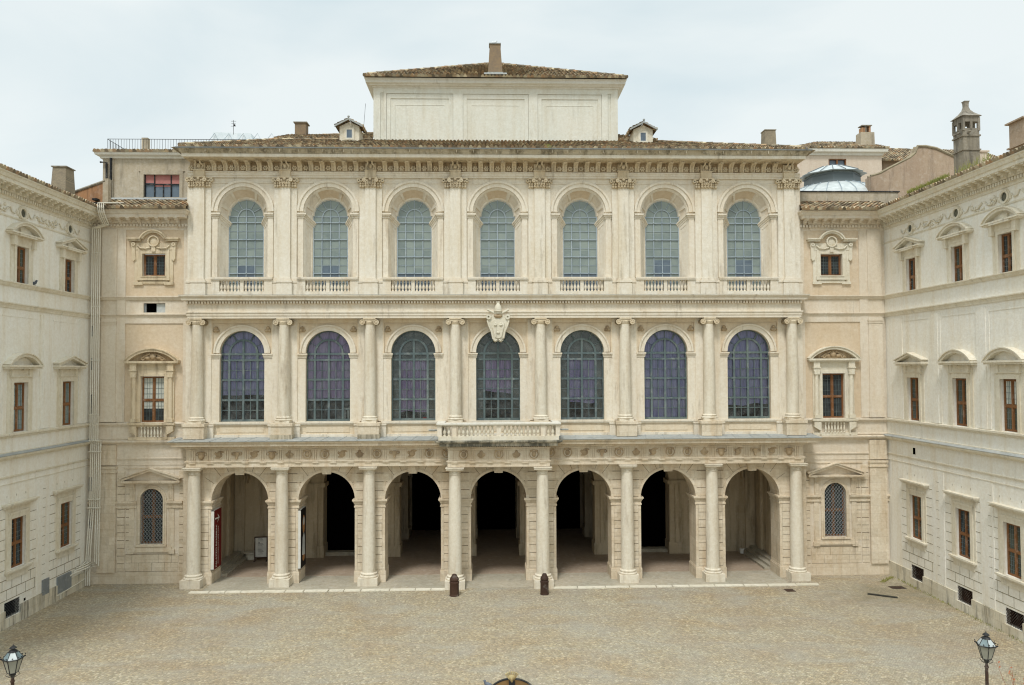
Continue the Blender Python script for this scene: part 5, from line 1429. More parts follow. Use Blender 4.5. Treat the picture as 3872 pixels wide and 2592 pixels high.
for (w, d0, d1, z0, z1) in ((.1, .15, .62, 23.68, 23.803), (.12, .15, .72, 23.76, 23.818), (.09, .15, .45, 23.58, 23.7), (.08, .15, .3, 23.5, 23.6)): m.box(-w, w, d0, d1, z0, z1)
PModW = Proto(m.build('modillion', 'wing_stone', None))
LWG = wing(-1); RWG = wing(1)
# left wing extras
m = MB(); m.box(-5.08, -4.42, 0, .1, .78, 1.66); m.build('metal_box', 'grey_metal', LWG)
m = MB(); m.box(-3.5, -2.0, 0, .1, .42, 1.4); m.build('metal_box', 'grey_metal', LWG)
m = MB(); m.tube([(-3.6, .1, .32), (-.3, .1, .5)], .035, 6); m.tube([(-3.3, .14, .05), (-3.3, .14, .42)], .06, 6); m.tube([(-2.2, .12, 1.15), (-1.4, .14, 1.3), (-.3, .14, 1.65)], .04, 6); m.build('drainpipe', 'pipe_paint', LWG)
m = MB(); m.box(-6.75, -6.6, 0, .012, .98, 1.12); m.box(-9.1, -8.96, 0, .012, .82, .96); m.build('vent_hole', 'dark_void', LWG)
m = MB(); m.hexa([(-2.45, -1.0, 24.2), (-1.15, -1.0, 24.2), (-1.15, -1.95, 24.2), (-2.45, -1.95, 24.2), (-2.3, -1.08, 26.62), (-1.35, -1.08, 26.62), (-1.35, -1.8, 26.62), (-2.3, -1.8, 26.62)])
lch = None
c3 = MB(); c3.hexa([(-2.6, -.25, 24.2), (-1.35, -.25, 24.2), (-1.35, -1.25, 24.2), (-2.6, -1.25, 24.2), (-2.45, -.35, 26.6), (-1.5, -.35, 26.6), (-1.5, -1.15, 26.6), (-2.45, -1.15, 26.6)])
c3 = c3.build('chimney', 'pale_brick', LWG)
m = MB(); m.box(-2.52, -1.43, -1.22, -.28, 26.6, 26.66); m.build('chimney_cap', 'chimney_stone', c3)
m = MB()    # rust coloured gable beside the chimney, its top edge sloping up to the rear block
m.hexa([(.1, -1.7, 24.3), (.1, 1.0, 24.3), (.5, 1.0, 24.3), (.5, -1.7, 24.3), (.1, -1.7, 25.35), (.1, .85, 26.3), (.5, .85, 26.3), (.5, -1.7, 25.35)])
gb = m.build('gable_wall', 'orange_plaster', LWG)
m = MB(); m.tube([(.1, -1.75, 25.4), (.1, .85, 26.36)], .09, 6); m.build('gable_coping', 'chimney_stone', gb)
m = MB(); m.box(.05, .5, .7, 1.05, 24.3, 26.5); m.build('gable_pier', 'grey_plaster', gb)
m = MB(); m.box(-.3, .9, .2, .5, 25.0, 25.12); m.box(-.9, .3, .2, .9, 24.62, 24.72); m.build('broken_gutter', 'dark_iron', LWG)
# right wing extras: the ornate chimney
m = MB()
def sq(m, u, d, w, z0, z1, w1=None):
    w1 = w if w1 is None else w1
    m.hexa([(u-w, d-w, z0), (u+w, d-w, z0), (u+w, d+w, z0), (u-w, d+w, z0), (u-w1, d-w1, z1), (u+w1, d-w1, z1), (u+w1, d+w1, z1), (u-w1, d+w1, z1)])
cu, cd = 5.1, -2.5
sq(m, cu, cd, .5, 24.2, 27.0); sq(m, cu, cd, .56, 27.0, 27.08); sq(m, cu, cd, .5, 27.08, 27.9); sq(m, cu, cd, .56, 27.86, 27.95)
for k, (a, b) in enumerate(((-1, -1), (1, -1), (1, 1), (-1, 1))): m.box(cu+a*.47-.07, cu+a*.47+.07, cd+b*.47-.07, cd+b*.47+.07, 28.2, 29.0)
sq(m, cu, cd, .5, 27.95, 28.35); sq(m, cu, cd, .52, 28.75, 29.1)
for a in (-1, 1): m.box(cu-.07, cu+.07, cd+a*.47-.06, cd+a*.47+.06, 28.3, 28.8); m.box(cu+a*.47-.06, cu+a*.47+.06, cd-.07, cd+.07, 28.3, 28.8)
for a, b in ((.62, .2), (-.62, .2), (.2, .62), (-.2, .62)): m.ball(cu+a, cd+b, 28.1, .1, .1, .06)
n_ = 6; prof = [(.62, 29.1), (.5, 29.2), (.3, 29.4), (.17, 29.6), (.12, 29.8), (.13, 30.05), (.17, 30.15)]
for (a, z0), (b, z1) in zip(prof, prof[1:]): sq(m, cu, cd, a, z0, z1, b)
ch4 = m.build('chimney', 'chimney_stone', RWG)
m = MB(); m.box(cu-.2, cu+.3, cd-1.1, cd-.5, 24.2, 26.95); m.box(cu-.28, cu+.38, cd-1.18, cd-.5, 26.95, 27.03); m.build('chimney_flue', 'pink_plaster', ch4)
m = MB(); m.box(cu+4.0, cu+5.2, cd-1.1, cd+.1, 24.2, 26.0); m.box(cu+3.9, cu+5.3, cd-1.2, cd+.2, 26.0, 26.08); m.box(cu+4.0, cu+5.2, cd-1.1, cd+.1, 26.08, 27.4); m.box(cu+3.85, cu+5.35, cd-1.25, cd+.25, 27.4, 27.48)
m.build('chimney', 'mauve_plaster', RWG)
m = MB(); m.box(2.95, 3.2, 0, .012, 8.35, 8.75); m.build('vent_hole', 'dark_void', RWG)

# ================================================================== ROOFTOP BUILDINGS BEHIND
tb = thing('rooftop_building', 'grey plaster rooftop block with a red blind window and terrace railing above the left corner', 'building', (-24, 2.5, 24))
bx_, by_, bz_ = -24, 2.5, 24
def LB(m): m.M = Matrix.Translation((24, -2.5, -24)); return m
m = LB(MB()); m.mat('grey_plaster'); m.wall(-27.2, -20.0, 24, 28.7, [(-24.4, -21.95, 25.83, 27.4)], -2.5, .25)
m.box(-27.2, -20, -9, -2.8, 24, 28.7)
m.face([(-27.2, -2.5, 24), (-27.2, -2.5, 28.7), (-27.2, -2.85, 28.7), (-27.2, -2.85, 24)])
for a, b, c, e in ((-24.62, -24.4, 25.7, 27.6), (-21.95, -21.73, 25.7, 27.6), (-24.62, -21.73, 27.4, 27.62), (-24.75, -21.6, 27.62, 27.68)): m.box(a, b, -2.5, -2.44, c, e)
m.box(-26.75, -26.45, -2.5, -2.42, 24, 28.6)
m.build('wall', None, tb)
m = LB(MB()); m.sweep([(-27.25, -9), (-27.25, -2.5), (-20, -2.5)], [(0, 28.5), (.1, 28.5), (.12, 28.62), (.34, 28.7), (.4, 28.86), (.4, 28.9), (0, 28.9)]); m.build('cornice', 'white_trim', tb)
m = LB(MB()); m.mat('dark_iron'); m.box(-24.4, -21.95, -2.74, -2.7, 25.83, 27.4)
for x in (-24.4, -23.75, -22.62, -22.0): m.box(x, x+.06, -2.7, -2.6, 25.83, 27.4)
m.box(-24.4, -21.95, -2.7, -2.6, 26.72, 26.78); m.box(-23.16, -23.1, -2.7, -2.62, 25.83, 26.72)
w = m.build('window', None, tb)
m = LB(MB()); m.box(-24.34, -23.75, -2.69, -2.66, 26.85, 27.4); m.box(-23.69, -22.62, -2.69, -2.66, 26.6, 27.4); m.box(-22.56, -22.0, -2.69, -2.66, 26.75, 27.4); m.build('blind', 'red_blind', w)
m = LB(MB()); m.box(-24.34, -22.0, -2.7, -2.695, 25.83, 26.85); m.build('window_pane', 'blue_pane', w)
m = LB(MB()); m.tube([(-26.6, -2.38, 24.2), (-26.6, -2.38, 28.5)], .09, 8); m.tube([(-27.3, -2.3, 28.2), (-26.9, -2.38, 28.2), (-26.85, -2.38, 24.2)], .07, 8); m.build('drainpipe', 'dark_iron', tb)
tile_roof('roof_edge', (-27.7-bx_, 2.05-by_, 28.9-bz_), (-20-bx_, 2.05-by_, 28.9-bz_), (-20-bx_, 2.9-by_, 29.12-bz_), (-27.7-bx_, 2.9-by_, 29.12-bz_), tb)
m = LB(MB()); m.box(-27.2, -20, -9, -2.9, 28.7, 29.15); m.box(-25.6, -19.5, -7, -6.5, 29.15, 29.95); m.box(-26.25, -25.8, -6.6, -6.2, 29.1, 31.1); m.box(-25.7, -19.5, -7.1, -6.4, 29.95, 30.02); m.build('terrace_parapet', 'grey_plaster', tb)
m = LB(MB()); x = -27.2
while x < -17.6: m.tube([(x, -3.1, 29.1), (x, -3.1, 30.05)], .012, 4); x += .19
for z in (29.2, 30.05): m.tube([(-27.2, -3.1, z), (-17.6, -3.1, z)], .02, 5)
y = 3.1
while y < 7: m.tube([(-27.2, -y, 29.1), (-27.2, -y, 30.05)], .012, 4); y += .22
m.tube([(-27.2, -3.1, 30.05), (-27.2, -7, 30.05)], .02, 5)
m.build('railing', 'dark_iron', tb)
m = LB(MB()); m.hexa([(-27.2, -1.3, 25.3), (-20.4, -1.3, 25.3), (-20.4, -2.5, 25.45), (-27.2, -2.5, 25.45), (-27.2, -1.3, 25.42), (-20.4, -1.3, 25.42), (-20.4, -2.5, 25.8), (-27.2, -2.5, 25.8)]); m.build('lead_apron', 'lead', tb)

# parapet and skylight on the right
sk = thing('skylight', 'round glass and lead skylight with a pyramidal lantern behind the right corner parapet', 'skylight', (27.0, 9.5, 25))
m = MB(); m.M = Matrix.Translation((0, 0, -25))
m.lathe(0, 0, [(4.6, 26.0), (4.5, 26.6), (3.9, 27.4), (3.0, 28.0), (2.3, 28.3)], 24); m.mat('pale_roof_sheen'); m.build('dome', None, sk)
m = MB(); m.M = Matrix.Translation((0, 0, -25))
for k in range(24):
    a = 2*pi*k/24; m.tube([(4.52*cos(a), 4.52*sin(a), 26.6), (3.93*cos(a), 3.93*sin(a), 27.45), (3.02*cos(a), 3.02*sin(a), 28.05), (2.3*cos(a), 2.3*sin(a), 28.34)], .025, 4)
m.build('glazing_bar', 'lead_bar', sk)
m = MB(); m.M = Matrix.Translation((0, 0, -25)); m.lathe(0, 0, [(2.15, 28.1), (2.1, 29.0), (2.2, 29.02), (2.2, 29.08)], 8, pi/8, 2*pi+pi/8); m.build('drum', 'steel_blue', sk)
m = MB(); m.M = Matrix.Translation((0, 0, -25)); m.lathe(0, 0, [(2.0, 29.05), (2.0, 29.4)], 8, pi/8, 2*pi+pi/8); ln = m.build('lantern_glass', 'pale_pane', sk)
m = MB(); m.M = Matrix.Translation((0, 0, -25)); m.lathe(0, 0, [(2.55, 29.22), (.85, 29.95)], 8, pi/8, 2*pi+pi/8); m.mat('pale_roof_sheen'); m.build('lantern_roof', None, sk)
m = MB(); m.M = Matrix.Translation((0, 0, -25))
for k in range(16):
    a = pi/8+2*pi*k/16; r = 2.58 if k % 2 == 0 else 2.4; m.tube([(r*cos(a), r*sin(a), 29.24), (.87*cos(a), .87*sin(a), 29.98)], .03, 4)
for k in range(8):
    a = pi/8+2*pi*k/8; m.tube([(2.02*cos(a), 2.02*sin(a), 29.05), (2.02*cos(a), 2.02*sin(a), 29.42)], .035, 4)
m.build('lantern_frame', 'steel_blue', sk)
pw = MB(); pw.M = Matrix.Translation((-24, -1.5, -25)); pw.box(20.4, 28.0, -2.0, -1.5, 24.5, 26.08)
pwo = pw.build('parapet_wall', 'grey_plaster', None, (24, 1.5, 25)); tag(pwo, 'stained grey low parapet wall under the round skylight', 'parapet')
m = MB(); m.M = Matrix.Translation((-24, -1.5, -25)); m.box(20.35, 28.1, -2.06, -1.44, 26.08, 26.15); m.build('coping', 'dark_iron', pwo)

# pink house
ph = thing('house', 'pale pink plaster house with white cornice and square chimney behind the glass skylight', 'house', (32, 20, 20))
def H(m): m.M = Matrix.Translation((-32, -20, -20)); return m
m = H(MB()); m.mat('pink_plaster'); m.wall(28.3, 36.6, 20, 34.1, [(31.5, 33.2, 32.3, 33.6)], -20, .3); m.box(28.3, 36.6, -28, -20.3, 20, 34.3)
for x in (28.3, 36.6): m.face([(x, -20, 20), (x, -20, 34.3), (x, -20.35, 34.3), (x, -20.35, 20)])
m.build('wall', None, ph)
m = H(MB()); m.sweep([(28.3, -28), (28.3, -20), (36.6, -20), (36.6, -28)], [(0, 33.9), (.1, 33.9), (.14, 34.1), (.4, 34.18), (.45, 34.46), (0, 34.47)]); m.build('cornice', 'white_trim', ph)
m = H(MB()); m.mat('wood_frame'); m.box(31.5, 31.6, -20.2, -20.05, 32.3, 33.6); m.box(33.1, 33.2, -20.2, -20.05, 32.3, 33.6); m.box(32.28, 32.42, -20.2, -20.05, 32.3, 33.6); m.box(31.5, 33.2, -20.2, -20.05, 33.5, 33.6)
m.mat('blue_pane'); m.box(31.5, 33.2, -20.28, -20.22, 32.3, 33.6); m.build('window', None, ph)
o_ = (32, 20, 20)
def rel(p): return tuple(a-b for a, b in zip(p, o_))
tile_roof('roof', rel((27.8, 19.5, 34.5)), rel((37.1, 19.5, 34.5)), rel((36.2, 22.6, 35.75)), rel((31.9, 24, 36.5)), ph)
m = H(MB()); m.hexa([(34.9, -20.6, 34.5), (36.3, -20.6, 34.5), (36.3, -21.6, 34.5), (34.9, -21.6, 34.5), (34.95, -20.6, 36.35), (36.25, -20.6, 36.35), (36.25, -21.6, 36.35), (34.95, -21.6, 36.35)])
hc = m.build('chimney', 'grey_plaster', ph)
m = H(MB()); m.mat('orange_plaster'); m.box(35.15, 35.45, -21.4, -20.8, 36.35, 36.85); m.box(35.85, 36.0, -21.4, -20.8, 36.35, 37.0); m.mat('chimney_stone'); m.box(35.1, 36.1, -21.5, -20.7, 37.0, 37.08); m.box(35.45, 35.6, -21.4, -20.8, 36.35, 37.0); m.build('chimney_pot', None, hc)
# long brown roof behind
hb = thing('house', 'brownish house with a long low tiled roof behind the curved gable on the right', 'house', (42, 24, 20))
m = MB(); m.M = Matrix.Translation((-42, -24, -20)); m.box(36.7, 50, -32, -24, 20, 34.6); m.build('wall', 'mauve_plaster', hb)
tile_roof('roof', (36.5-42, 23.2-24, 34.35-20), (51-42, 23.2-24, 34.35-20), (51-42, 28-24, 36.6-20), (36.5-42, 28-24, 36.9-20), hb)
ridge_tiles('ridge_tiles', (36.5-42, 28-24, 36.95-20), (51-42, 28-24, 36.65-20), hb, .15)
# curved mauve gable
gw = thing('gable_wall', 'dusky pink rooftop wall with a curved tiled coping beside the ornate chimney', 'wall', (31, 5, 24))
prof = [(27.9, 28.1), (28.6, 28.3), (29.4, 28.75), (30.1, 29.1), (30.9, 29.5), (31.3, 29.85), (31.5, 30.35), (32.1, 30.35), (32.9, 30.2), (33.9, 29.75), (34.6, 29.45), (35.6, 29.2)]
prof = [(u, z) for u, z in prof]
m = MB(); m.M = Matrix.Translation((-31, -5, -24)); m.prism([(27.9, 24)]+prof[:7]+[(31.5, 24)], -5.9, -5); m.prism([(31.5, 24)]+prof[6:]+[(35.6, 24)], -6.1, -5.06)
m.build('wall_face', 'mauve_plaster', gw)
m = MB(); m.M = Matrix.Translation((-31, -5, -24)); m.tube([(u, -5.05, z+.04) for u, z in prof], .1, 6); m.tube([(u, -5.5, z+.04) for u, z in prof], .1, 6); m.build('coping', 'roof_tile', gw)
# tarpaulin and aerial far left
tp = thing('scaffold_tarpaulin', 'white translucent tarpaulin over a roof far behind the terrace railing', 'tarpaulin', (-26, 26, 30))
m = MB(); m.M = Matrix.Translation((26, -26, -30)); m.hexa([(-29, -25, 30), (-22.2, -25, 30), (-22.2, -30, 30), (-29, -30, 30), (-27.9, -25.5, 37.55), (-24.2, -25.5, 37.45), (-24.2, -29.5, 37.45), (-27.9, -29.5, 37.55)]); m.build('sheet', 'tarp', tp)
m = MB(); m.M = Matrix.Translation((26, -26, -30))
for k in range(5): x = -28.4+k*1.4; m.tube([(x, -25.0, 36.2), (x+.7, -25.4, 37.4), (x+1.4, -25.0, 36.2)], .03, 4)
m.build('scaffold_pole', 'lead_bar', tp)
ae = MB(); ae.M = Matrix.Translation((26, -26, -37)); ae.tube([(-25.9, -25.5, 37.3), (-25.9, -25.5, 38.75)], .022, 5)
for z, w in ((38.65, .25), (38.4, .2), (38.15, .25)): ae.tube([(-25.9-w, -25.5, z), (-25.9+w, -25.5, z)], .018, 4)
ae.ball(-25.8, -25.5, 38.25, .1); tag(ae.build('roof_aerial', 'dark_iron', None, (-26, 26, 37)), 'thin television aerial rising behind the white tarpaulin', 'aerial')

# ================================================================== THINGS IN THE COURTYARD
# bollards
def bollard():
    m = MB(); m.lathe(0, 0, [(.3, 0), (.3, .06), (.285, .08), (.28, .72), (.3, .76), (.3, .84), (.24, .87), (.27, .92), (.285, 1.0), (.24, 1.1), (.17, 1.19), (.16, 1.24), (.12, 1.3), (.02, 1.33)], 20)
    return m.build('bollard_post', 'rust_iron', None, smooth=35)
bo = bollard()
for k, (x, y, lb) in enumerate(((-2.77, -3.45, 'brown iron bollard before the column left of the middle arch'), (2.76, -3.4, 'brown iron bollard before the column right of the middle arch'))):
    t = thing('bollard', lb, 'bollard', (x, y, 0), 0, 'iron bollards before the middle arch')
    c = bo if k == 0 else bo.copy()
    if k: col.objects.link(c); c.scale = (.9, .9, .97)
    c.parent = t
# street lamps
def lamp(label, x, y, rz, top):
    t = thing('street_lamp', label, 'street lamp', (x, y, 0), rz, 'courtyard lanterns in the foreground')
    zb = top-1.02
    m = MB(); m.lathe(0, 0, [(.16, 0), (.16, .3), (.09, .5), (.07, 1.0), (.05, zb-.25), (.05, zb-.2), (.075, zb-.17), (.05, zb-.12), (.03, zb)], 12); m.build('pole', 'rust_iron', t, smooth=40)
    m = MB(); n = 6
    def ringp(r, z): return [(r*cos(2*pi*k/n), r*sin(2*pi*k/n), z) for k in range(n)]
    lo, hi, ro, rt = ringp(.15, zb+.12), ringp(.27, zb+.55), ringp(.3, zb+.57), ringp(.13, zb+.8)
    for k in range(n):
        j = (k+1) % n
        m.tube([lo[k], hi[k]], .014, 5); m.tube([lo[k], lo[j]], .012, 5); m.tube([ro[k], ro[j]], .022, 5); m.tube([ro[k], rt[k]], .012, 5)
        m.tube([lo[k], (.2*cos(2*pi*k/n), .2*sin(2*pi*k/n), zb+.05), (.1*cos(2*pi*k/n), .1*sin(2*pi*k/n), zb-.02), (0, 0, zb-.01)], .01, 5)
        c, s_ = cos(2*pi*k/n), sin(2*pi*k/n); m.ball(.33*c, .33*s_, zb+.6, .03); m.ball(.34*c, .34*s_, zb+.66, .018)
        m.ball(.31*cos(2*pi*(k+.5)/n)*.92, .31*sin(2*pi*(k+.5)/n)*.92, zb+.63, .022)
    m.lathe(0, 0, [(.05, zb-.02), (.09, zb+.05), (.1, zb+.12)], 10)
    m.lathe(0, 0, [(.145, zb+.78), (.1, zb+.84), (.05, zb+.86), (.05, zb+.89), (.11, zb+.9), (.1, zb+.92), (.04, zb+.97), (.012, zb+.99), (.008, zb+1.03)], 12)
    m.build('lantern_frame', 'dark_iron', t, smooth=40)
    m = MB()
    for k in range(n): j = (k+1) % n; m.face([lo[k], lo[j], hi[j], hi[k]])
    m.build('lantern_glass', 'lamp_glass', t)
    m = MB()
    for k in range(n):
        j = (k+1) % n; m.mat('pale_roof_sheen' if k % 2 else 'lamp_roof'); m.face([ro[k], ro[j], rt[j], rt[k]])
    m.build('lantern_roof', None, t)

lamp('black street lantern at the bottom left, before the left wing', -16.06, -25.3, .5, 4.95)
lamp('black street lantern at the bottom right, before the right wing', 16.08, -25.3, .22, 4.9)

# banners and boards
def text_mesh(body, size, mat, parent, loc, rot, ext=.003):
    cu_ = bpy.data.curves.new('lettering', 'FONT'); cu_.body = body; cu_.size = size; cu_.extrude = ext; cu_.align_x = 'CENTER'; cu_.align_y = 'CENTER'
    tmp = bpy.data.objects.new('lettering', cu_); col.objects.link(tmp)
    dg = bpy.context.evaluated_depsgraph_get(); me = bpy.data.meshes.new_from_object(tmp.evaluated_get(dg))
    bpy.data.objects.remove(tmp); me.materials.clear(); me.materials.append(MATS[mat])
    o = bpy.data.objects.new('lettering', me); col.objects.link(o); o.parent = parent; o.location = loc; o.rotation_euler = rot
    return o
bn = thing('banner', 'dark red vertical banner with white lettering and an arrow in the leftmost arch', 'banner', (-18.62, .3, .95))
m = MB(); m.mat('banner_white'); m.box(0, .19, -.7, .66, 0, 3.8); m.mat('banner_red'); m.box(.19, .2, -.7, .64, 0, 3.8); m.mat('dark_iron'); m.box(-.02, .2, .64, .68, 3.78, 3.82); m.box(-.02, .2, .64, .68, -.02, .02)
m.build('banner_panel', None, bn)
RT = Matrix.Rotation(radians(90), 4, 'Z') @ Matrix.Rotation(radians(90), 4, 'X')
def face_rot(): # text lies on a plane facing +x, reading upward
    return (Matrix.Rotation(radians(90), 4, 'Z') @ Matrix.Rotation(radians(90), 4, 'X') @ Matrix.Rotation(radians(90), 4, 'Z')).to_euler()
text_mesh('PALAZZO BARBERINI', .29, 'banner_white', bn, (.204, -.22, 1.45), face_rot())
text_mesh('GALLERIA NAZIONALE DI ARTE ANTICA', .135, 'banner_white', bn, (.204, .12, 1.45), face_rot())
m = MB()
for s_ in (-1, 1): m.M = None; m.v += [Vector((.204, -.05+.0, 3.45))]*0
def xface(m, pts, x0=.2, x1=.206):   # polygon in the y-z plane
    A = [Vector((x1, y, z)) for y, z in pts]; i = len(m.v); m.v += A; m.f.append(list(range(i, i+len(A)))); m.fm.append(m.cur)
xface(m, [(-.5, 3.3), (.3, 3.26), (.3, 3.16), (-.5, 3.2)]); xface(m, [(.35, 3.22), (-.05, 3.52), (.05, 3.3)]); xface(m, [(.35, 3.22), (-.1, 2.92), (.05, 3.12)])
m.mat('banner_white'); m.build('arrow', None, bn)
bp = thing('banner', 'black vertical exhibition banner with a pale portrait in the second arch from the left', 'banner', (-13.02, .3, .95))
m = MB(); m.mat('banner_white'); m.box(0, .16, -.7, .66, 0, 3.8); m.mat('poster_black'); m.box(.16, .17, -.7, .64, 0, 3.8); m.mat('dark_iron'); m.box(-.02, .17, .64, .68, 3.78, 3.82); m.box(-.02, .17, .64, .68, -.02, .02)
m.build('banner_panel', None, bp)
m = MB()
def oval(m, y, z, ry, rz, x): xface(m, [(y+ry*cos(k*pi/8), z+rz*sin(k*pi/8)) for k in range(16)], x1=x)
m.mat('poster_skin'); oval(m, .1, 2.75, .32, .6, .174); oval(m, .1, .6, .3, .25, .174)
m.mat('poster_pale'); oval(m, .1, 2.95, .22, .28, .178); xface(m, [(-.3, .8), (.45, .7), (.4, 1.9), (.15, 2.25), (-.2, 1.9)], x1=.176)
m.build('portrait', None, bp)
def board(label, x, y, rz, w, h, mats):
    t = thing('notice_board', label, 'notice board', (x, y, .05), rz)
    m = MB(); m.mat(mats[0]); m.box(-w/2, -w/2+.07, -.03, .03, 0, h); m.box(w/2-.07, w/2, -.03, .03, 0, h); m.box(-w/2, w/2, -.03, .03, h-.07, h); m.box(-w/2, w/2, -.03, .03, .22, .28)
    m.box(-w/2-.02, -w/2+.09, -.3, .3, 0, .05); m.box(w/2-.09, w/2+.02, -.3, .3, 0, .05); m.build('frame', None, t)
    m = MB(); m.box(-w/2+.07, w/2-.07, -.012, .012, .28, h-.07); m.build('notice_sheet', mats[1], t)
    return t
t = board('white notice in a red brown frame standing inside the leftmost arch', -17.15, 5.6, .12, .92, 1.75, ('rust_iron', 'banner_white'))
m = MB()
for k in range(14): 
    if k == 3: continue
    m.box(-.22, .1+.12*((k*7) % 3)/3, .013, .016, 1.6-.085*k, 1.615-.085*k)
m.prism([(-.2, 1.32), (-.1, 1.37), (-.1, 1.27)], .013, .018); m.build('printed_lines', 'dark_iron', t)
t = board('narrow dark poster with a red and white picture beside the white notice', -16.35, 5.7, .5, .45, 1.7, ('dark_iron', 'poster_black'))
m = MB(); m.mat('poster_skin'); m.ball(0, .015, 1.35, .12, .01, .12); m.mat('banner_red')
for k in range(8): m.ball(-.08+.16*(k % 2), .015, .5+.09*k, .06, .01, .05)
m.build('picture', None, t)
t = thing('stone_bench', 'small rounded stone bench at the end of the steps inside the leftmost arch', 'bench', (-18.05, 6.3, .05))
m = MB(); m.lathe(0, 0, [(.5, .42), (.55, .45), (.55, .5), (.5, .52)], 16); m.build('seat', 'kerb_stone', t)
m = MB(); m.lathe(0, 0, [(.4, 0), (.38, .42)], 16); m.build('foot', 'kerb_stone', t)
t = thing('litter_bucket', 'small white bucket on the step inside the rightmost arch', 'bucket', (18.0, 5.6, .2))
m = MB(); m.lathe(0, 0, [(.13, 0), (.17, .34), (.18, .36)], 12); m.build('bucket', 'banner_white', t)
t = thing('stone_pedestal', 'grey stone pedestal against the back wall seen in the rightmost arch', 'pedestal', (15.35, 6.2, .05))
m = MB(); m.box(-.3, .3, -.3, .3, 0, .2); m.lathe(0, 0, [(.22, .2), (.2, .9), (.28, 1.0), (.28, 1.1)], 10); m.build('pedestal', 'chimney_stone', t)

# things on the ground
m = MB(); m.box(-.82, .82, -.11, .11, 0, .05)
for k in range(12): m.box(-.7+.12*k, -.66+.12*k, -.08, .08, .05, .056)
o = m.build('drain_channel', 'asphalt_black', None, (23.16, -4.73, .004)); o.rotation_euler = (0, 0, -.55); tag(o, 'long dark iron drain channel lying in the cobbles near the right wing', 'drain')
def drain(x, y, w, label, d2=None):
    m = MB(); m.box(-w, w, -(d2 or w), (d2 or w), 0, .012); 
    for k in range(5): m.box(-w*.8+k*w*.36, -w*.8+k*w*.36+.03, -(d2 or w)*.8, (d2 or w)*.8, .012, .018)
    o = m.build('drain_cover', 'rust_iron', None, (x, y, .004)); tag(o, label, 'drain cover', 'iron drain covers in the cobbles')
drain(18.05, -3.3, .28, 'small square iron drain cover near the rightmost column')
drain(25.0, -3.0, .45, 'rusty rectangular drain cover in the mossy corner by the right wing', .3)
# pigeon and gull
def bird(name, label, cat, loc, rz, s, mat, grp):
    t = thing(name, label, cat, loc, rz, grp, s)
    m = MB(); m.M = Matrix.Rotation(radians(-18), 4, 'Y')
    m.ball(0, 0, .13, .16, .075, .08, 12, 8); m.ball(.15, 0, .2, .055, .05, .055, 10, 6); m.tube([(.1, 0, .15), (.15, 0, .2)], .05, 8)
    m.hexa([(-.12, -.04, .12), (-.3, -.05, .1), (-.3, .05, .1), (-.12, .04, .12), (-.12, -.04, .16), (-.3, -.05, .12), (-.3, .05, .12), (-.12, .04, .16)]); m.tube([(.19, 0, .2), (.235, 0, .19)], .012, 5, .004)
    m.M = None
    for s_ in (-1, 1): m.tube([(0, s_*.03, .08), (.01, s_*.03, 0)], .008, 4)
    m.build('body', mat, t, smooth=70)
    m = MB(); m.M = Matrix.Rotation(radians(-18), 4, 'Y')
    for s_ in (-1, 1): m.ball(-.04, s_*.065, .14, .15, .02, .055, 10, 6)
    m.build('wing', mat, t, smooth=70)
bird('pigeon', 'grey pigeon sitting on the string course of the left wing', 'pigeon', (WL+.1, -6.3, 18.73), 0, 1.1, 'pigeon_grey', 'birds on the palace')
bird('pigeon', 'dark pigeon perched on the right end of the main cornice', 'pigeon', (20.4, -1.3, 28.21), 1.2, 1.1, 'pigeon_grey', 'birds on the palace')
bird('gull', 'white gull standing on the tall chimney of the top roof', 'gull', (-.08, 5.85, 38.1), .4, 1.4, 'gull_white', None)
# weeds along the right wing's roof edge and in the corner
def weeds(name, label, pts, hgt, mat, n, seed):
    rn = random.Random(seed); m = MB()
    c0 = Vector(pts[0])
    for k in range(n):
        t = rn.random(); p = Vector(pts[0]).lerp(Vector(pts[1]), t)-c0; p += Vector((rn.uniform(-.12, .12), rn.uniform(-.15, .15), 0))
        h = hgt*rn.uniform(.4, 1.1); dx, dy = rn.uniform(-.12, .12), rn.uniform(-.12, .12); w = .012
        i = len(m.v); m.v += [p+Vector((-w, 0, 0)), p+Vector((w, 0, 0)), p+Vector((dx+w*.5, dy, h)), p+Vector((dx-w*.5, dy, h*.98))]; m.f.append([i, i+1, i+2, i+3]); m.fm.append(0)
        if rn.random() < .5:
            i = len(m.v); q = p+Vector((dx*.7, dy*.7, h*.7)); m.v += [q, q+Vector((.06, .01, .03)), q+Vector((.04, 0, .08))]; m.f.append([i, i+1, i+2]); m.fm.append(0)
    o = m.build(name, mat, None, tuple(c0), recalc=False); tag(o, label, 'weeds', kind='stuff')
weeds('roof_weeds', 'green weeds growing on the roof edge at the foot of the ornate chimney', [(25.6, -4.2, 24.5), (25.6, -8.2, 24.5)], .4, 'weed', 900, 1)
weeds('roof_weeds', 'thin dry weeds on the roof edge before the second chimney', [(25.6, -9, 24.5), (25.6, -12, 24.5)], .6, 'weed', 90, 2)
weeds('ground_weeds', 'yellowish weeds growing between the cobbles in the right corner', [(25.9, -.7, 0), (24.6, -1.8, 0)], .05, 'weed', 160, 4)
weeds('ground_weeds', 'thin line of weeds along the foot of the right wing', [(26.05, -1, 0), (26.05, -13, 0)], .08, 'weed', 260, 5)
weeds('gutter_weed', 'small yellow flowering weed in the gutter over the middle bays', [(3.2, -1.4, 28.2), (3.35, -1.4, 28.2)], .3, 'weed', 25, 6)
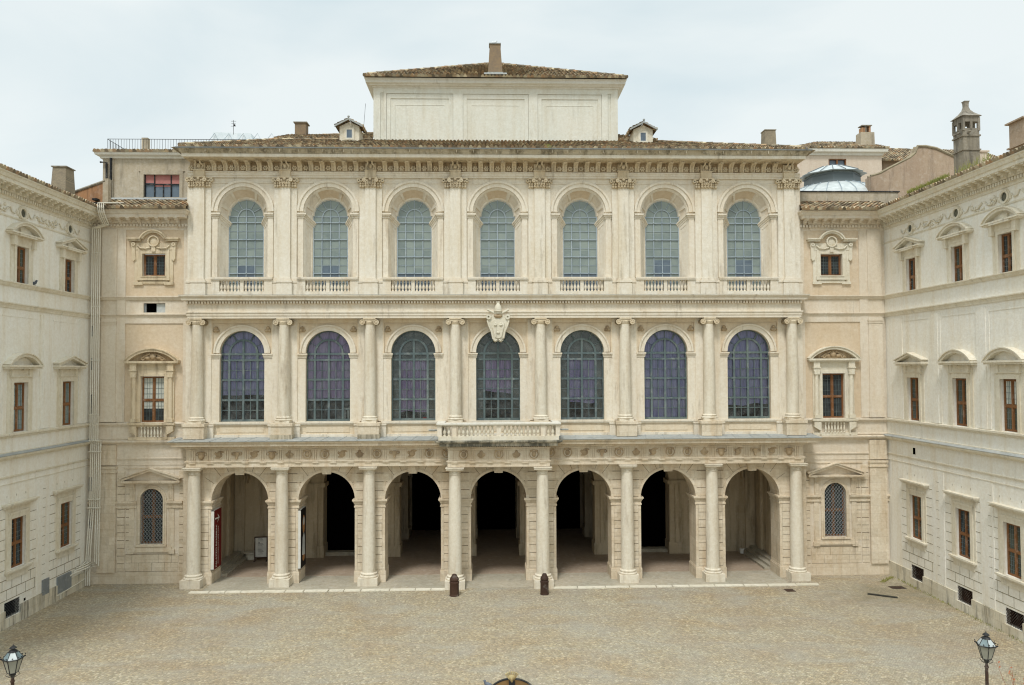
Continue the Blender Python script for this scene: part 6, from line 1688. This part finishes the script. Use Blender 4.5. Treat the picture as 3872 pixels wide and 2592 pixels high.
# round-topped thing at the lower edge
t = thing('gate_crest', 'brown round topped gate crest with a carved crown at the bottom edge of the picture', 'gate', (.05, -27, .8))
m = MB(); m.prism([(-.95, -.8), (.95, -.8)]+arc_pts(0, .95, 2.5, 0, 180, 20), -.04, .04); m.build('panel', 'bronze_brown', t)
m = MB(); m.ring(0, 2.5, .95, .975, -.05, .05, n=24); m.box(-.975, -.95, -.05, .05, -.8, 2.5); m.box(.95, .975, -.05, .05, -.8, 2.5); m.build('rim', 'dark_iron', t)
m = MB(); m.mat('gilt')
for k in range(7): a = radians(35+k*18.3); m.tube([(.06*cos(a), 0, 3.42), (.2*cos(a), .03, 3.5+.14*sin(a))], .03, 6, .02); m.ball(.22*cos(a), .03, 3.52+.15*sin(a), .03)
m.ball(0, .03, 3.5, .13, .05, .1); m.ball(0, .1, 3.46, .05, .05, .08); m.mat('dark_iron'); m.box(-.09, .09, -.06, .12, 3.2, 3.42); m.build('crown', None, t, smooth=50)
bird('pigeon', 'grey pigeon on the left shoulder of the round topped gate crest', 'pigeon', (-.72, -27, 4.0), 2.8, .8, 'pigeon_grey', 'birds on the palace')
# autumn shrub, lower right corner
t = thing('shrub', 'leggy shrub with reddish twigs and yellow green leaves in the lower right corner', 'shrub', (17.45, -25.2, 0), 0, None, 1.25)
rn = random.Random(11); m = MB(); lv = MB(); lv.mat('leaf_red'); lv.mat('leaf_green')
for k in range(46):
    a = rn.uniform(0, 2*pi); L = rn.uniform(1.3, 2.9); sp = rn.uniform(.1, .75)
    pts_ = [(0, 0, 0)]
    for q in range(1, 6):
        f = q/5; pts_.append((sp*cos(a)*f**1.5+rn.uniform(-.05, .05), sp*sin(a)*f**1.5+rn.uniform(-.05, .05), L*f))
    m.tube(pts_, .016, 4, .004)
    for q in range(26):
        f = rn.uniform(.35, 1); i = min(4, int(f*5)); p = Vector(pts_[i]).lerp(Vector(pts_[i+1]), f*5-i)+Vector((rn.uniform(-.09, .09), rn.uniform(-.09, .09), rn.uniform(-.05, .05)))
        d1 = Vector((rn.uniform(-1, 1), rn.uniform(-1, 1), rn.uniform(-.4, .8))).normalized()*.045; d2 = d1.cross(Vector((rn.uniform(-1, 1), rn.uniform(-1, 1), 1))).normalized()*.018
        lv.cur = 0 if rn.random() < .6 else 1; lv.face([tuple(p-d1), tuple(p+d2), tuple(p+d1), tuple(p-d2)])
m.build('branches', 'twig', t); lv.build('leaves', None, t, recalc=False)
